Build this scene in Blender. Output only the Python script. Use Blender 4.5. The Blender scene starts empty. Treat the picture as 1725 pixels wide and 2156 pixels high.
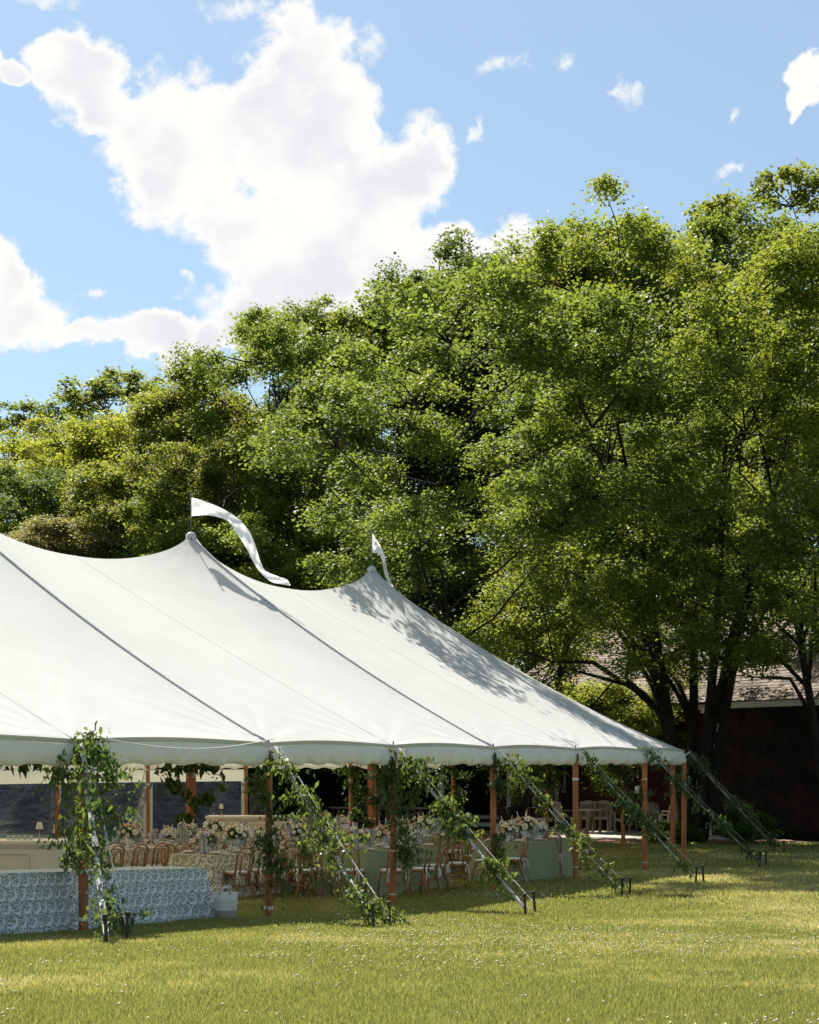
import bpy, math, random
import numpy as np
from mathutils import Vector, Matrix

# ------------------------------------------------------------------ camera, world, sun, exposure
sc = bpy.context.scene
COL = sc.collection
CH = 2.28                      # camera height (m)
F = 3400.0; HX = 862.5; HY = 1608.0
cam_d = bpy.data.cameras.new('camera'); cam = bpy.data.objects.new('camera', cam_d); COL.objects.link(cam)
cam.location = (0, 0, CH); cam.rotation_euler = (math.radians(90), 0, 0)
cam_d.sensor_fit = 'HORIZONTAL'; cam_d.sensor_width = 36.0; cam_d.lens = 36 * F / 1725
cam_d.shift_y = (HY - 1078) / 1725.0; cam_d.clip_end = 3000
sc.camera = cam

SUN_AZ = Vector((-0.53, 0.848))          # horizontal direction towards the sun
SUN_EL = math.radians(54.5)
sun_dir = Vector((SUN_AZ.x * math.cos(SUN_EL), SUN_AZ.y * math.cos(SUN_EL), math.sin(SUN_EL)))
sun_d = bpy.data.lights.new('sun', 'SUN'); sun = bpy.data.objects.new('sun', sun_d); COL.objects.link(sun)
sun_d.energy = 5.0; sun_d.angle = math.radians(0.53); sun_d.color = (1.0, 0.93, 0.80)
sun.rotation_euler = (-sun_dir).to_track_quat('-Z', 'Y').to_euler(); sun.location = (-30, 45, 80)

sc.view_settings.view_transform = 'Standard'; sc.view_settings.look = 'None'
sc.view_settings.gamma = 1.0; sc.view_settings.use_curve_mapping = False
sc.view_settings.exposure = 1.25
sc.cycles.max_bounces = 8; sc.cycles.transparent_max_bounces = 16
sc.cycles.diffuse_bounces = 4; sc.cycles.glossy_bounces = 2; sc.cycles.transmission_bounces = 6
sc.cycles.use_denoising = True

world = bpy.data.worlds.new('World'); sc.world = world; world.use_nodes = True
nt = world.node_tree; N = nt.nodes; L = nt.links
for n_ in list(N): N.remove(n_)
def nd(tree, typ, **kw):
    n_ = tree.nodes.new(typ)
    for k, v in kw.items(): setattr(n_, k, v)
    return n_
def mth(tree, op, a, b=None, c=None, clamp=False):
    n_ = tree.nodes.new('ShaderNodeMath'); n_.operation = op; n_.use_clamp = clamp
    for i, v in enumerate((a, b, c)):
        if v is None: continue
        if isinstance(v, (int, float)): n_.inputs[i].default_value = v
        else: tree.links.new(v, n_.inputs[i])
    return n_.outputs[0]
def maprange(tree, v, a, b, c=0.0, d=1.0, smooth=True):
    n_ = tree.nodes.new('ShaderNodeMapRange'); n_.interpolation_type = 'SMOOTHSTEP' if smooth else 'LINEAR'
    tree.links.new(v, n_.inputs[0])
    for i, x in zip((1, 2, 3, 4), (a, b, c, d)): n_.inputs[i].default_value = x
    return n_.outputs[0]
def noise(tree, vec, scale, detail=4, rough=.55, dist=0.0):
    n_ = tree.nodes.new('ShaderNodeTexNoise')
    if vec is not None: tree.links.new(vec, n_.inputs['Vector'])
    n_.inputs['Scale'].default_value = scale; n_.inputs['Detail'].default_value = detail
    n_.inputs['Roughness'].default_value = rough; n_.inputs['Distortion'].default_value = dist
    return n_
def mixc(tree, fac, a, b, blend='MIX'):
    n_ = tree.nodes.new('ShaderNodeMix'); n_.data_type = 'RGBA'; n_.blend_type = blend
    if isinstance(fac, (int, float)): n_.inputs[0].default_value = fac
    else: tree.links.new(fac, n_.inputs[0])
    for i, v in ((6, a), (7, b)):
        if isinstance(v, tuple): n_.inputs[i].default_value = (*v[:3], 1)
        else: tree.links.new(v, n_.inputs[i])
    return n_.outputs[2]

sky = nd(nt, 'ShaderNodeTexSky', sky_type='NISHITA', sun_disc=False)
sky.sun_elevation = SUN_EL; sky.sun_rotation = math.atan2(SUN_AZ.x, SUN_AZ.y)
sky.air_density = 1.0; sky.dust_density = 0.6; sky.ozone_density = 2.5
skyc = mixc(nt, 1.0, sky.outputs[0], (.56, .61, .62), 'MULTIPLY')
skyc = mixc(nt, 1.0, skyc, (1.08, 1.32, 1.30), 'ADD')
tc = nd(nt, 'ShaderNodeTexCoord'); sep = nd(nt, 'ShaderNodeSeparateXYZ'); L.new(tc.outputs['Generated'], sep.inputs[0])
yy = mth(nt, 'MAXIMUM', sep.outputs[1], 0.05)
u_ = mth(nt, 'DIVIDE', sep.outputs[0], yy); v_ = mth(nt, 'DIVIDE', sep.outputs[2], yy)
cmb = nd(nt, 'ShaderNodeCombineXYZ'); L.new(u_, cmb.inputs[0]); L.new(v_, cmb.inputs[1])
wn = noise(nt, cmb.outputs[0], 14, 5, .6)
wsub = nd(nt, 'ShaderNodeVectorMath', operation='SUBTRACT'); L.new(wn.outputs['Color'], wsub.inputs[0]); wsub.inputs[1].default_value = (.5, .5, .5)
wsc = nd(nt, 'ShaderNodeVectorMath', operation='SCALE'); L.new(wsub.outputs[0], wsc.inputs[0]); wsc.inputs['Scale'].default_value = 0.058
wad = nd(nt, 'ShaderNodeVectorMath', operation='ADD'); L.new(cmb.outputs[0], wad.inputs[0]); L.new(wsc.outputs[0], wad.inputs[1])
UV = wad.outputs[0]
def ellfield(ells, k=0.25):
    cur = None
    for cx, cy, rx, ry, rot in ells:
        m = nd(nt, 'ShaderNodeMapping', vector_type='TEXTURE'); L.new(UV, m.inputs[0])
        m.inputs[1].default_value = ((cx - HX) / F, (HY - cy) / F, 0)
        m.inputs[2].default_value = (0, 0, math.radians(rot)); m.inputs[3].default_value = (rx / F, ry / F, 1)
        ln = nd(nt, 'ShaderNodeVectorMath', operation='LENGTH'); L.new(m.outputs[0], ln.inputs[0])
        if cur is None: cur = ln.outputs['Value']
        else:
            s_ = nt.nodes.new('ShaderNodeMath'); s_.operation = 'SMOOTH_MIN'
            L.new(cur, s_.inputs[0]); L.new(ln.outputs['Value'], s_.inputs[1]); s_.inputs[2].default_value = k
            cur = s_.outputs[0]
    return cur
big = [(640, 120, 100, 100, 0), (600, 290, 160, 170, 0), (700, 270, 80, 190, 10), (410, 290, 130, 130, 0), (175, 165, 110, 78, -25),
       (105, 140, 55, 50, 0), (20, 150, 40, 22, 0), (230, 235, 110, 55, -20), (350, 390, 90, 80, 0), (330, 300, 110, 100, 0),
       (480, 470, 130, 90, -20), (690, 470, 210, 160, 0), (835, 370, 105, 105, 0), (880, 335, 60, 60, 0), (640, 590, 190, 130, 0),
       (535, 650, 80, 70, 0), (880, 560, 200, 85, 8), (1070, 555, 80, 62, 0), (960, 500, 55, 55, 0), (1010, 560, 90, 75, 0), (1140, 575, 60, 50, 0), (1095, 520, 75, 62, 0), (205, 712, 45, 20, 0), (250, 705, 45, 25, 0), (40, 655, 95, 70, -10), (0, 590, 45, 70, 0),
       (160, 705, 45, 28, 0), (335, 700, 110, 42, 0), (390, 745, 60, 28, 0), (460, 690, 50, 50, 0),
       (1672, 205, 40, 22, 50), (1690, 165, 36, 24, 30), (1722, 140, 24, 20, 0), (1650, 235, 20, 12, 40), (1715, 195, 30, 16, 0)]
wis = [(1060, 150, 42, 20, 15), (1175, 128, 14, 22, 0), (1325, 198, 30, 24, -20), (1290, 205, 26, 9, 0), (1005, 300, 34, 14, 10), (1030, 288, 10, 18, 0),
       (785, 85, 32, 34, 0), (500, 18, 55, 20, 0), (60, 5, 110, 20, 0), (1535, 240, 9, 20, -20), (187, 600, 26, 14, -10), (400, 570, 16, 12, 0), (1530, 372, 20, 9, 0)]
fine = noise(nt, cmb.outputs[0], 75, 7, .62, .3)
vo_ = nd(nt, 'ShaderNodeTexVoronoi', feature='SMOOTH_F1'); L.new(cmb.outputs[0], vo_.inputs['Vector']); vo_.inputs['Scale'].default_value = 42; vo_.inputs['Smoothness'].default_value = .6
fb = ellfield(big); fb = mth(nt, 'ADD', fb, mth(nt, 'MULTIPLY', mth(nt, 'SUBTRACT', vo_.outputs['Distance'], .42), .55)); fb2 = mth(nt, 'ADD', fb, mth(nt, 'MULTIPLY', mth(nt, 'SUBTRACT', fine.outputs[0], .5), 1.05))
mb = maprange(nt, fb2, 1.30, 0.86)
fw = ellfield(wis, .1); fw2 = mth(nt, 'ADD', fw, mth(nt, 'MULTIPLY', mth(nt, 'SUBTRACT', fine.outputs[0], .5), 3.2))
mw = maprange(nt, fw2, 1.35, 0.0); mw = mth(nt, 'MULTIPLY', mw, .8)
mk = mth(nt, 'MAXIMUM', mb, mw)
front = maprange(nt, sep.outputs[1], .35, .55)
mk = mth(nt, 'MULTIPLY', mk, front)
gn = noise(nt, tc.outputs['Generated'], 2.6, 8, .58, .2)     # the rest of the sky carries the same broken cumulus
gm = maprange(nt, gn.outputs[0], .58, .66)
# keep the cumulus of the rest of the sky out of the part the ellipses describe
du = mth(nt, 'ABSOLUTE', u_); outm = mth(nt, 'MAXIMUM', maprange(nt, du, .27, .36), maprange(nt, v_, .5, .6))
outm = mth(nt, 'MAXIMUM', outm, mth(nt, 'SUBTRACT', 1.0, front))
gm = mth(nt, 'MULTIPLY', gm, outm)
above = maprange(nt, sep.outputs[2], 0.0, .06)
gm = mth(nt, 'MULTIPLY', gm, above)
mask = mth(nt, 'MAXIMUM', mk, gm)
shade = noise(nt, cmb.outputs[0], 13, 3, .5)
inn = maprange(nt, fb2, .95, .45)
shd = mth(nt, 'MULTIPLY', maprange(nt, shade.outputs[0], .38, .60), inn)
ccol = mixc(nt, shd, (5.75, 5.7, 5.55), (4.75, 4.8, 5.05))
allc = mixc(nt, mask, skyc, ccol)
bg = nd(nt, 'ShaderNodeBackground'); L.new(allc, bg.inputs[0]); bg.inputs[1].default_value = 0.074
wo = nd(nt, 'ShaderNodeOutputWorld'); L.new(bg.outputs[0], wo.inputs[0])

# ------------------------------------------------------------------ helpers
rnd = random.Random(7)
def ground(x, y):
    """height of the lawn: level under the tent, rising gently towards the photographer"""
    y = np.asarray(y, float); x = np.asarray(x, float)
    s = 24.0 - y
    z = 0.05 * np.where(s > 30, s, np.log1p(np.exp(np.clip(s / .9, -30, 30))) * .9)
    z = np.minimum(z, .78) - .0
    z = np.where(y < 9, .75 + 0 * z, z) if False else z
    left = 1 / (1 + np.exp((x + 2) / 12.0))
    far = np.clip((y - 66) / 60.0, 0, 1.4)
    z = z + far * far * 5 * (0.35 + .9 * left)
    return z + .012 * np.sin(x * .9 + 1) * np.cos(y * .7)
def gz(x, y): return float(ground(x, y))
def P(px, py, Y): return Vector(((px - HX) / F * Y, Y, CH + (HY - py) / F * Y))
def onground(px, py):
    lo, hi = 3.0, 200.0
    for _ in range(50):
        m = (lo + hi) / 2; p = P(px, py, m)
        if p.z > gz(p.x, m): lo = m
        else: hi = m
    return Vector((p.x, m, gz(p.x, m)))
class MB:
    def __init__(s): s.v = []; s.f = []; s.uv = {}
    def add(s, vs, fs):
        o = len(s.v); s.v.extend([tuple(v) for v in vs]); s.f.extend([tuple(i + o for i in f) for f in fs]); return s
    def box(s, c, d, rz=0.0, taper=1.0):
        x, y, z = [q / 2 for q in d]; ca, sa = math.cos(rz), math.sin(rz); vs = []
        for k, (a, b, e) in enumerate([(-1,-1,-1),(1,-1,-1),(1,1,-1),(-1,1,-1),(-1,-1,1),(1,-1,1),(1,1,1),(-1,1,1)]):
            t = taper if e > 0 else 1; X, Y = a * x * t, b * y * t
            vs.append((c[0] + X * ca - Y * sa, c[1] + X * sa + Y * ca, c[2] + e * z))
        return s.add(vs, [(0,3,2,1),(4,5,6,7),(0,1,5,4),(1,2,6,5),(2,3,7,6),(3,0,4,7)])
    def bar(s, a, b, w, h, up=(0, 0, 1)):
        a, b = Vector(a), Vector(b); d = (b - a).normalized(); u = Vector(up)
        if abs(d.dot(u)) > .95: u = Vector((0, 1, 0))
        r = d.cross(u).normalized() * w / 2; q = r.cross(d).normalized() * h / 2
        vs = [a - r - q, a + r - q, a + r + q, a - r + q, b - r - q, b + r - q, b + r + q, b - r + q]
        return s.add(vs, [(0,3,2,1),(4,5,6,7),(0,1,5,4),(1,2,6,5),(2,3,7,6),(3,0,4,7)])
    def tube(s, pts, r, n=6, cap=True, flat=1.0):
        pts = [Vector(p) for p in pts]; m = len(pts)
        rs = r if isinstance(r, (list, tuple)) else [r] * m
        vs = []; pu = None
        for i, p in enumerate(pts):
            d = (pts[min(i + 1, m - 1)] - pts[max(i - 1, 0)])
            d = d.normalized() if d.length > 1e-9 else Vector((0, 0, 1))
            if pu is None:
                u = Vector((0, 0, 1)) if abs(d.z) < .9 else Vector((1, 0, 0))
            else: u = pu
            a = d.cross(u)
            if a.length < 1e-5: a = d.orthogonal()
            a.normalize(); u = a.cross(d).normalized(); pu = u
            for k in range(n):
                t = 2 * math.pi * (k + .5) / n
                vs.append(p + a * math.cos(t) * rs[i] + u * math.sin(t) * rs[i] * flat)
        fs = [(i*n+k, i*n+(k+1) % n, (i+1)*n+(k+1) % n, (i+1)*n+k) for i in range(m-1) for k in range(n)]
        if cap: fs += [tuple(range(n))[::-1], tuple((m-1)*n + k for k in range(n))]
        return s.add(vs, fs)
    def lathe(s, prof, n=12, c=(0, 0, 0), closed=False):
        vs = [(c[0] + r * math.cos(2*math.pi*k/n), c[1] + r * math.sin(2*math.pi*k/n), c[2] + z) for r, z in prof for k in range(n)]
        m = len(prof)
        fs = [(i*n+k, i*n+(k+1) % n, (i+1)*n+(k+1) % n, (i+1)*n+k) for i in range(m-1) for k in range(n)]
        if prof[0][0] > 1e-4 and closed: fs.append(tuple(range(n))[::-1])
        if prof[-1][0] > 1e-4 and closed: fs.append(tuple((m-1)*n + k for k in range(n)))
        return s.add(vs, fs)
    def grid(s, fn, nu, nv):
        vs = [fn(i / nu, j / nv) for j in range(nv + 1) for i in range(nu + 1)]
        fs = [(j*(nu+1)+i, j*(nu+1)+i+1, (j+1)*(nu+1)+i+1, (j+1)*(nu+1)+i) for j in range(nv) for i in range(nu)]
        return s.add(vs, fs)
    def mesh(s, name, mat=None, smooth=False):
        me = bpy.data.meshes.new(name); me.from_pydata(s.v, [], s.f); me.validate()
        if mat: me.materials.append(mat)
        if smooth: me.polygons.foreach_set('use_smooth', [True] * len(me.polygons))
        me.update(); return me
    def build(s, name, mat, parent=None, smooth=False, loc=None):
        return link(name, s.mesh(name, mat, smooth), parent, loc)
def link(name, data, parent=None, loc=None):
    o = bpy.data.objects.new(name, data); COL.objects.link(o)
    if parent: o.parent = parent
    if loc is not None: o.location = loc
    return o
def tag(o, label, cat=None, group=None, kind=None):
    if label: o['label'] = label
    if cat: o['category'] = cat
    if group: o['group'] = group
    if kind: o['kind'] = kind
    return o
def thing(name, label, cat, loc=(0, 0, 0), rz=0.0, group=None):
    o = bpy.data.objects.new(name, None); COL.objects.link(o); o.location = loc; o.rotation_euler = (0, 0, rz)
    o.empty_display_size = .1
    return tag(o, label, cat, group)
def dup(o, loc=None, rz=None, label=None, group=None, scale=None, parent=None):
    c = o.copy(); COL.objects.link(c); c.parent = parent
    for ch in list(o.children): dup(ch, parent=c)
    if loc is not None: c.location = loc
    if rz is not None: c.rotation_euler = (0, 0, rz)
    if scale is not None: c.scale = scale if isinstance(scale, (tuple, list)) else (scale,) * 3
    if label: c['label'] = label
    if group: c['group'] = group
    return c

# ------------------------------------------------------------------ materials
def newmat(name):
    m = bpy.data.materials.new(name); m.use_nodes = True
    t = m.node_tree; p = t.nodes['Principled BSDF']; return m, t, p
def simple(name, col, rough=.6, var=.15, scale=8, bump=0.0, bscale=60, spec=.3, metal=0.0, stretch=None):
    m, t, p = newmat(name)
    tcn = t.nodes.new('ShaderNodeTexCoord'); vec = tcn.outputs['Object']
    if stretch:
        mp = t.nodes.new('ShaderNodeMapping'); t.links.new(vec, mp.inputs[0]); mp.inputs[3].default_value = stretch; vec = mp.outputs[0]
    n1 = noise(t, vec, scale, 5, .6)
    lo = tuple(c * (1 - var) for c in col); hi = tuple(min(1, c * (1 + var)) for c in col)
    c = mixc(t, maprange(t, n1.outputs[0], .3, .7), lo, hi)
    t.links.new(c, p.inputs['Base Color']); p.inputs['Roughness'].default_value = rough
    p.inputs['Specular IOR Level'].default_value = spec; p.inputs['Metallic'].default_value = metal
    if bump:
        n2 = noise(t, vec, bscale, 4, .6); b = t.nodes.new('ShaderNodeBump'); b.inputs[0].default_value = bump; b.inputs[1].default_value = .01
        t.links.new(n2.outputs[0], b.inputs['Height']); t.links.new(b.outputs[0], p.inputs['Normal'])
    return m
def leafmat(name, base, trans, tint_attr=True, tf=.42, gloss=.5):
    """two-sided leaf: diffuse + light shining through; colour varies leaf by leaf"""
    m, t, p = newmat(name)
    at = t.nodes.new('ShaderNodeAttribute'); at.attribute_name = 'rnd'
    oi = t.nodes.new('ShaderNodeObjectInfo')
    c1 = mixc(t, at.outputs['Fac'], tuple(c * .62 for c in base), tuple(c * 1.45 for c in base))
    c1 = mixc(t, 1.0, c1, oi.outputs['Color'], 'MULTIPLY')
    c2 = mixc(t, at.outputs['Fac'], tuple(c * .7 for c in trans), tuple(c * 1.3 for c in trans))
    c2 = mixc(t, 1.0, c2, oi.outputs['Color'], 'MULTIPLY')
    p.inputs['Roughness'].default_value = gloss; p.inputs['Specular IOR Level'].default_value = .14 if 'vine' not in name else .3
    t.links.new(c1, p.inputs['Base Color'])
    tr = t.nodes.new('ShaderNodeBsdfTranslucent'); t.links.new(c2, tr.inputs[0])
    mx = t.nodes.new('ShaderNodeMixShader'); mx.inputs[0].default_value = tf
    t.links.new(p.outputs[0], mx.inputs[1]); t.links.new(tr.outputs[0], mx.inputs[2])
    t.links.new(mx.outputs[0], t.nodes['Material Output'].inputs[0])
    return m
def fabric(name, col, tf=.3, tcol=None, bump=.15, bscale=40, rough=.8, stretch=None):
    m, t, p = newmat(name)
    tcn = t.nodes.new('ShaderNodeTexCoord'); vec = tcn.outputs['Object']
    if stretch:
        mp = t.nodes.new('ShaderNodeMapping'); t.links.new(vec, mp.inputs[0]); mp.inputs[3].default_value = stretch; vec = mp.outputs[0]
    n1 = noise(t, vec, 1.3, 6, .6)
    c = mixc(t, maprange(t, n1.outputs[0], .3, .7), tuple(x * .95 for x in col), tuple(min(.97, x * 1.02) for x in col))
    t.links.new(c, p.inputs['Base Color']); p.inputs['Roughness'].default_value = rough; p.inputs['Specular IOR Level'].default_value = .2
    n2 = noise(t, vec, bscale, 5, .65); b = t.nodes.new('ShaderNodeBump'); b.inputs[0].default_value = bump; b.inputs[1].default_value = .02
    t.links.new(n2.outputs[0], b.inputs['Height']); t.links.new(b.outputs[0], p.inputs['Normal'])
    if tf > 0:
        tr = t.nodes.new('ShaderNodeBsdfTranslucent'); tr.inputs[0].default_value = (*(tcol or col), 1)
        mx = t.nodes.new('ShaderNodeMixShader'); mx.inputs[0].default_value = tf
        t.links.new(p.outputs[0], mx.inputs[1]); t.links.new(tr.outputs[0], mx.inputs[2])
        t.links.new(mx.outputs[0], t.nodes['Material Output'].inputs[0])
    return m
M = {}
M['canvas'] = fabric('sailcloth', (.575, .585, .60), .34, (.74, .69, .57), .06, 6)
M['valance'] = fabric('valance_cloth', (.66, .69, .665), .22, (.62, .60, .48), 1.0, 9, stretch=(3, 3, .8))
M['webbing'] = simple('grey_webbing', (.42, .42, .43), .8, .15, 20)
M['strap'] = simple('white_strap', (.40, .40, .385), .7, .25, 12)
M['rope'] = simple('white_rope', (.6, .58, .52), .8, .2, 40)
M['flag'] = fabric('flag_cloth', (.82, .82, .82), .4, (.8, .8, .8), .1, 20)
M['pole'] = simple('stained_pole_wood', (.30, .100, .030), .5, .3, 4, .1, 40, .4, stretch=(4, 4, .6))
M['metal'] = simple('dark_steel', (.12, .12, .12), .45, .3, 20, metal=.8)
M['rust'] = simple('rusty_iron', (.045, .03, .022), .8, .5, 30, .4, 80)
M['bentwood'] = simple('bentwood_varnish', (.28, .125, .045), .35, .35, 6, .05, 60, .5)
M['cushion'] = fabric('seat_cushion', (.62, .61, .60), 0, None, .2, 60)
M['teak'] = simple('teak_wood', (.33, .19, .10), .65, .25, 5, .15, 60, .3, stretch=(1, 1, 3))
M['teakgrey'] = simple('weathered_teak', (.40, .31, .23), .7, .25, 5, .15, 60, .3)
M['darkwood'] = simple('dark_bench_wood', (.10, .04, .025), .6, .3, 5, .1)
M['cream'] = simple('cream_bar_paint', (.60, .54, .43), .45, .05, 3, .02, 30)
M['whitepaint'] = simple('white_trim_paint', (.66, .64, .58), .55, .08, 4, .05, 60)
M['bark'] = simple('tree_bark', (.019, .015, .012), .9, .45, 3, .9, 14, .15, stretch=(3, 3, .8))
M['barklight'] = simple('grey_bark', (.045, .038, .031), .9, .35, 3, .8, 16, .15, stretch=(3, 3, .8))
M['leaf'] = leafmat('maple_leaves', (.060, .094, .022), (.235, .285, .040))
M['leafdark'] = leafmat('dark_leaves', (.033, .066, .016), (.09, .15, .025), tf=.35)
M['vine'] = leafmat('vine_leaves', (.045, .082, .028), (.15, .215, .04), tf=.38, gloss=.42)
M['twig'] = simple('vine_twig', (.10, .085, .035), .8, .3, 20)
M['china'] = simple('china_plate', (.62, .56, .48), .25, .05, 5, spec=.5)
M['napkin'] = fabric('folded_napkin', (.60, .52, .44), 0)
M['vase'] = simple('white_ceramic', (.66, .66, .65), .3, .05, 5, spec=.5)
M['lampshade'] = fabric('pleated_shade', (.68, .64, .54), .35, (.7, .62, .45))
M['brass'] = simple('aged_brass', (.45, .30, .10), .35, .1, 10, metal=.8)
M['candle'] = simple('ivory_wax', (.68, .60, .44), .5, .04, 5)
M['bloompeach'] = simple('peach_petals', (.80, .50, .38), .7, .12, 20)
M['bloomcream'] = simple('cream_petals', (.78, .73, .60), .7, .08, 20)
M['bloomwhite'] = simple('white_petals', (.78, .77, .73), .7, .08, 20)
M['bloomblue'] = simple('lavender_petals', (.56, .55, .66), .7, .12, 20)
M['bloomyellow'] = simple('butter_petals', (.78, .70, .42), .7, .12, 20)
M['green'] = simple('bouquet_green', (.07, .12, .035), .6, .35, 20)
M['black'] = simple('black_plastic', (.012, .012, .014), .5, .2, 10)
M['carblue'] = simple('dark_blue_car_paint', (.006, .012, .045), .18, .1, 3, spec=.6)
M['carglass'] = simple('dark_car_glass', (.008, .009, .012), .08, .1, 3, spec=.6)
M['tyre'] = simple('tyre_rubber', (.015, .015, .015), .8, .1, 20)
M['sunbrella'] = fabric('closed_umbrella_cloth', (.40, .36, .27), 0, None, .3, 30)
M['basketw'] = simple('white_rope_basket', (.60, .60, .58), .9, .1, 60, .6, 120)
M['baskett'] = simple('taupe_rope_basket', (.36, .31, .27), .9, .1, 60, .6, 120)
M['tubs'] = simple('pale_green_tubs', (.55, .62, .58), .4, .04, 10)
M['tagw'] = simple('paper_tag_white', (.6, .58, .5), .8, .05, 10)
M['tagg'] = simple('paper_tag_green', (.25, .48, .10), .8, .05, 10)
M['siding'] = simple('dark_brown_siding', (.022, .015, .013), .85, .35, 2, .3, 30, .1)
M['redsiding'] = simple('dark_red_clapboard', (.060, .018, .016), .8, .3, 2, .3, 30, .15)
M['window'] = simple('window_glass', (.01, .012, .014), .06, .1, 3, spec=.6)
M['brick'] = simple('red_paver_brick', (.30, .17, .125), .85, .25, 6, .3, 40)
M['slab'] = simple('pale_paving_stone', (.42, .38, .33), .85, .12, 3, .25, 30)
M['deck'] = simple('grey_deck_boards', (.30, .28, .25), .8, .2, 5, .2, 40)

# glass that is cheap to trace: clear with a fresnel sheen
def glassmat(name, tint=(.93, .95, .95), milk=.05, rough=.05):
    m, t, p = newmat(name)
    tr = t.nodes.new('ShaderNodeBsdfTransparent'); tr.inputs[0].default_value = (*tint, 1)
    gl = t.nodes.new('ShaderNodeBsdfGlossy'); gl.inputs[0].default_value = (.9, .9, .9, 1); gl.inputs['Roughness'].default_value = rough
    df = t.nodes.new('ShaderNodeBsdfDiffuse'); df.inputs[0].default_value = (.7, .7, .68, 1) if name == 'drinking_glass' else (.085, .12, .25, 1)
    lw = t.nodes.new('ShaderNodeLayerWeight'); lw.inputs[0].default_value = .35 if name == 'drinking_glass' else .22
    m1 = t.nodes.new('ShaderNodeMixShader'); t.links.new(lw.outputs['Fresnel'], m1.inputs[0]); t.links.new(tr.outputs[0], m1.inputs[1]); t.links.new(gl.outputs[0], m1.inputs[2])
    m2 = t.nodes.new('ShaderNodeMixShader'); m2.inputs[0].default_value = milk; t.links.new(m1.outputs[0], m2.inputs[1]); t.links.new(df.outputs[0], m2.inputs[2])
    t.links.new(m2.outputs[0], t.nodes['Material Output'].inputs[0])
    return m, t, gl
M['glass'] = glassmat('drinking_glass', milk=.15)[0]
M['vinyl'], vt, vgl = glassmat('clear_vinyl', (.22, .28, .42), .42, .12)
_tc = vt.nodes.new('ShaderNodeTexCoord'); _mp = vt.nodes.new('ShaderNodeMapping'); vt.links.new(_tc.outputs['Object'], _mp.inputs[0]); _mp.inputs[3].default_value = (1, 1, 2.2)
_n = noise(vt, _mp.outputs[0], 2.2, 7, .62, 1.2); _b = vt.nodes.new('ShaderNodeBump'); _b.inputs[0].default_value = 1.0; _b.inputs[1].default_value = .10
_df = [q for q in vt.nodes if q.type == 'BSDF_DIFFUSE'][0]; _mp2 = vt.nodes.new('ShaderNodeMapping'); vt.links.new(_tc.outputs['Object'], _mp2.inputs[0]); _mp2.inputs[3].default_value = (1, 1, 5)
_n2 = noise(vt, _mp2.outputs[0], 1.6, 8, .7, 1.0); vt.links.new(mixc(vt, maprange(vt, _n2.outputs[0], .38, .66), (.05, .075, .17), (.15, .20, .36)), _df.inputs[0])  # bluish streaks painted into the diffuse colour, imitating sky reflection and sheen
vt.links.new(_n.outputs[0], _b.inputs['Height']); vt.links.new(_b.outputs[0], vgl.inputs['Normal'])

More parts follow.
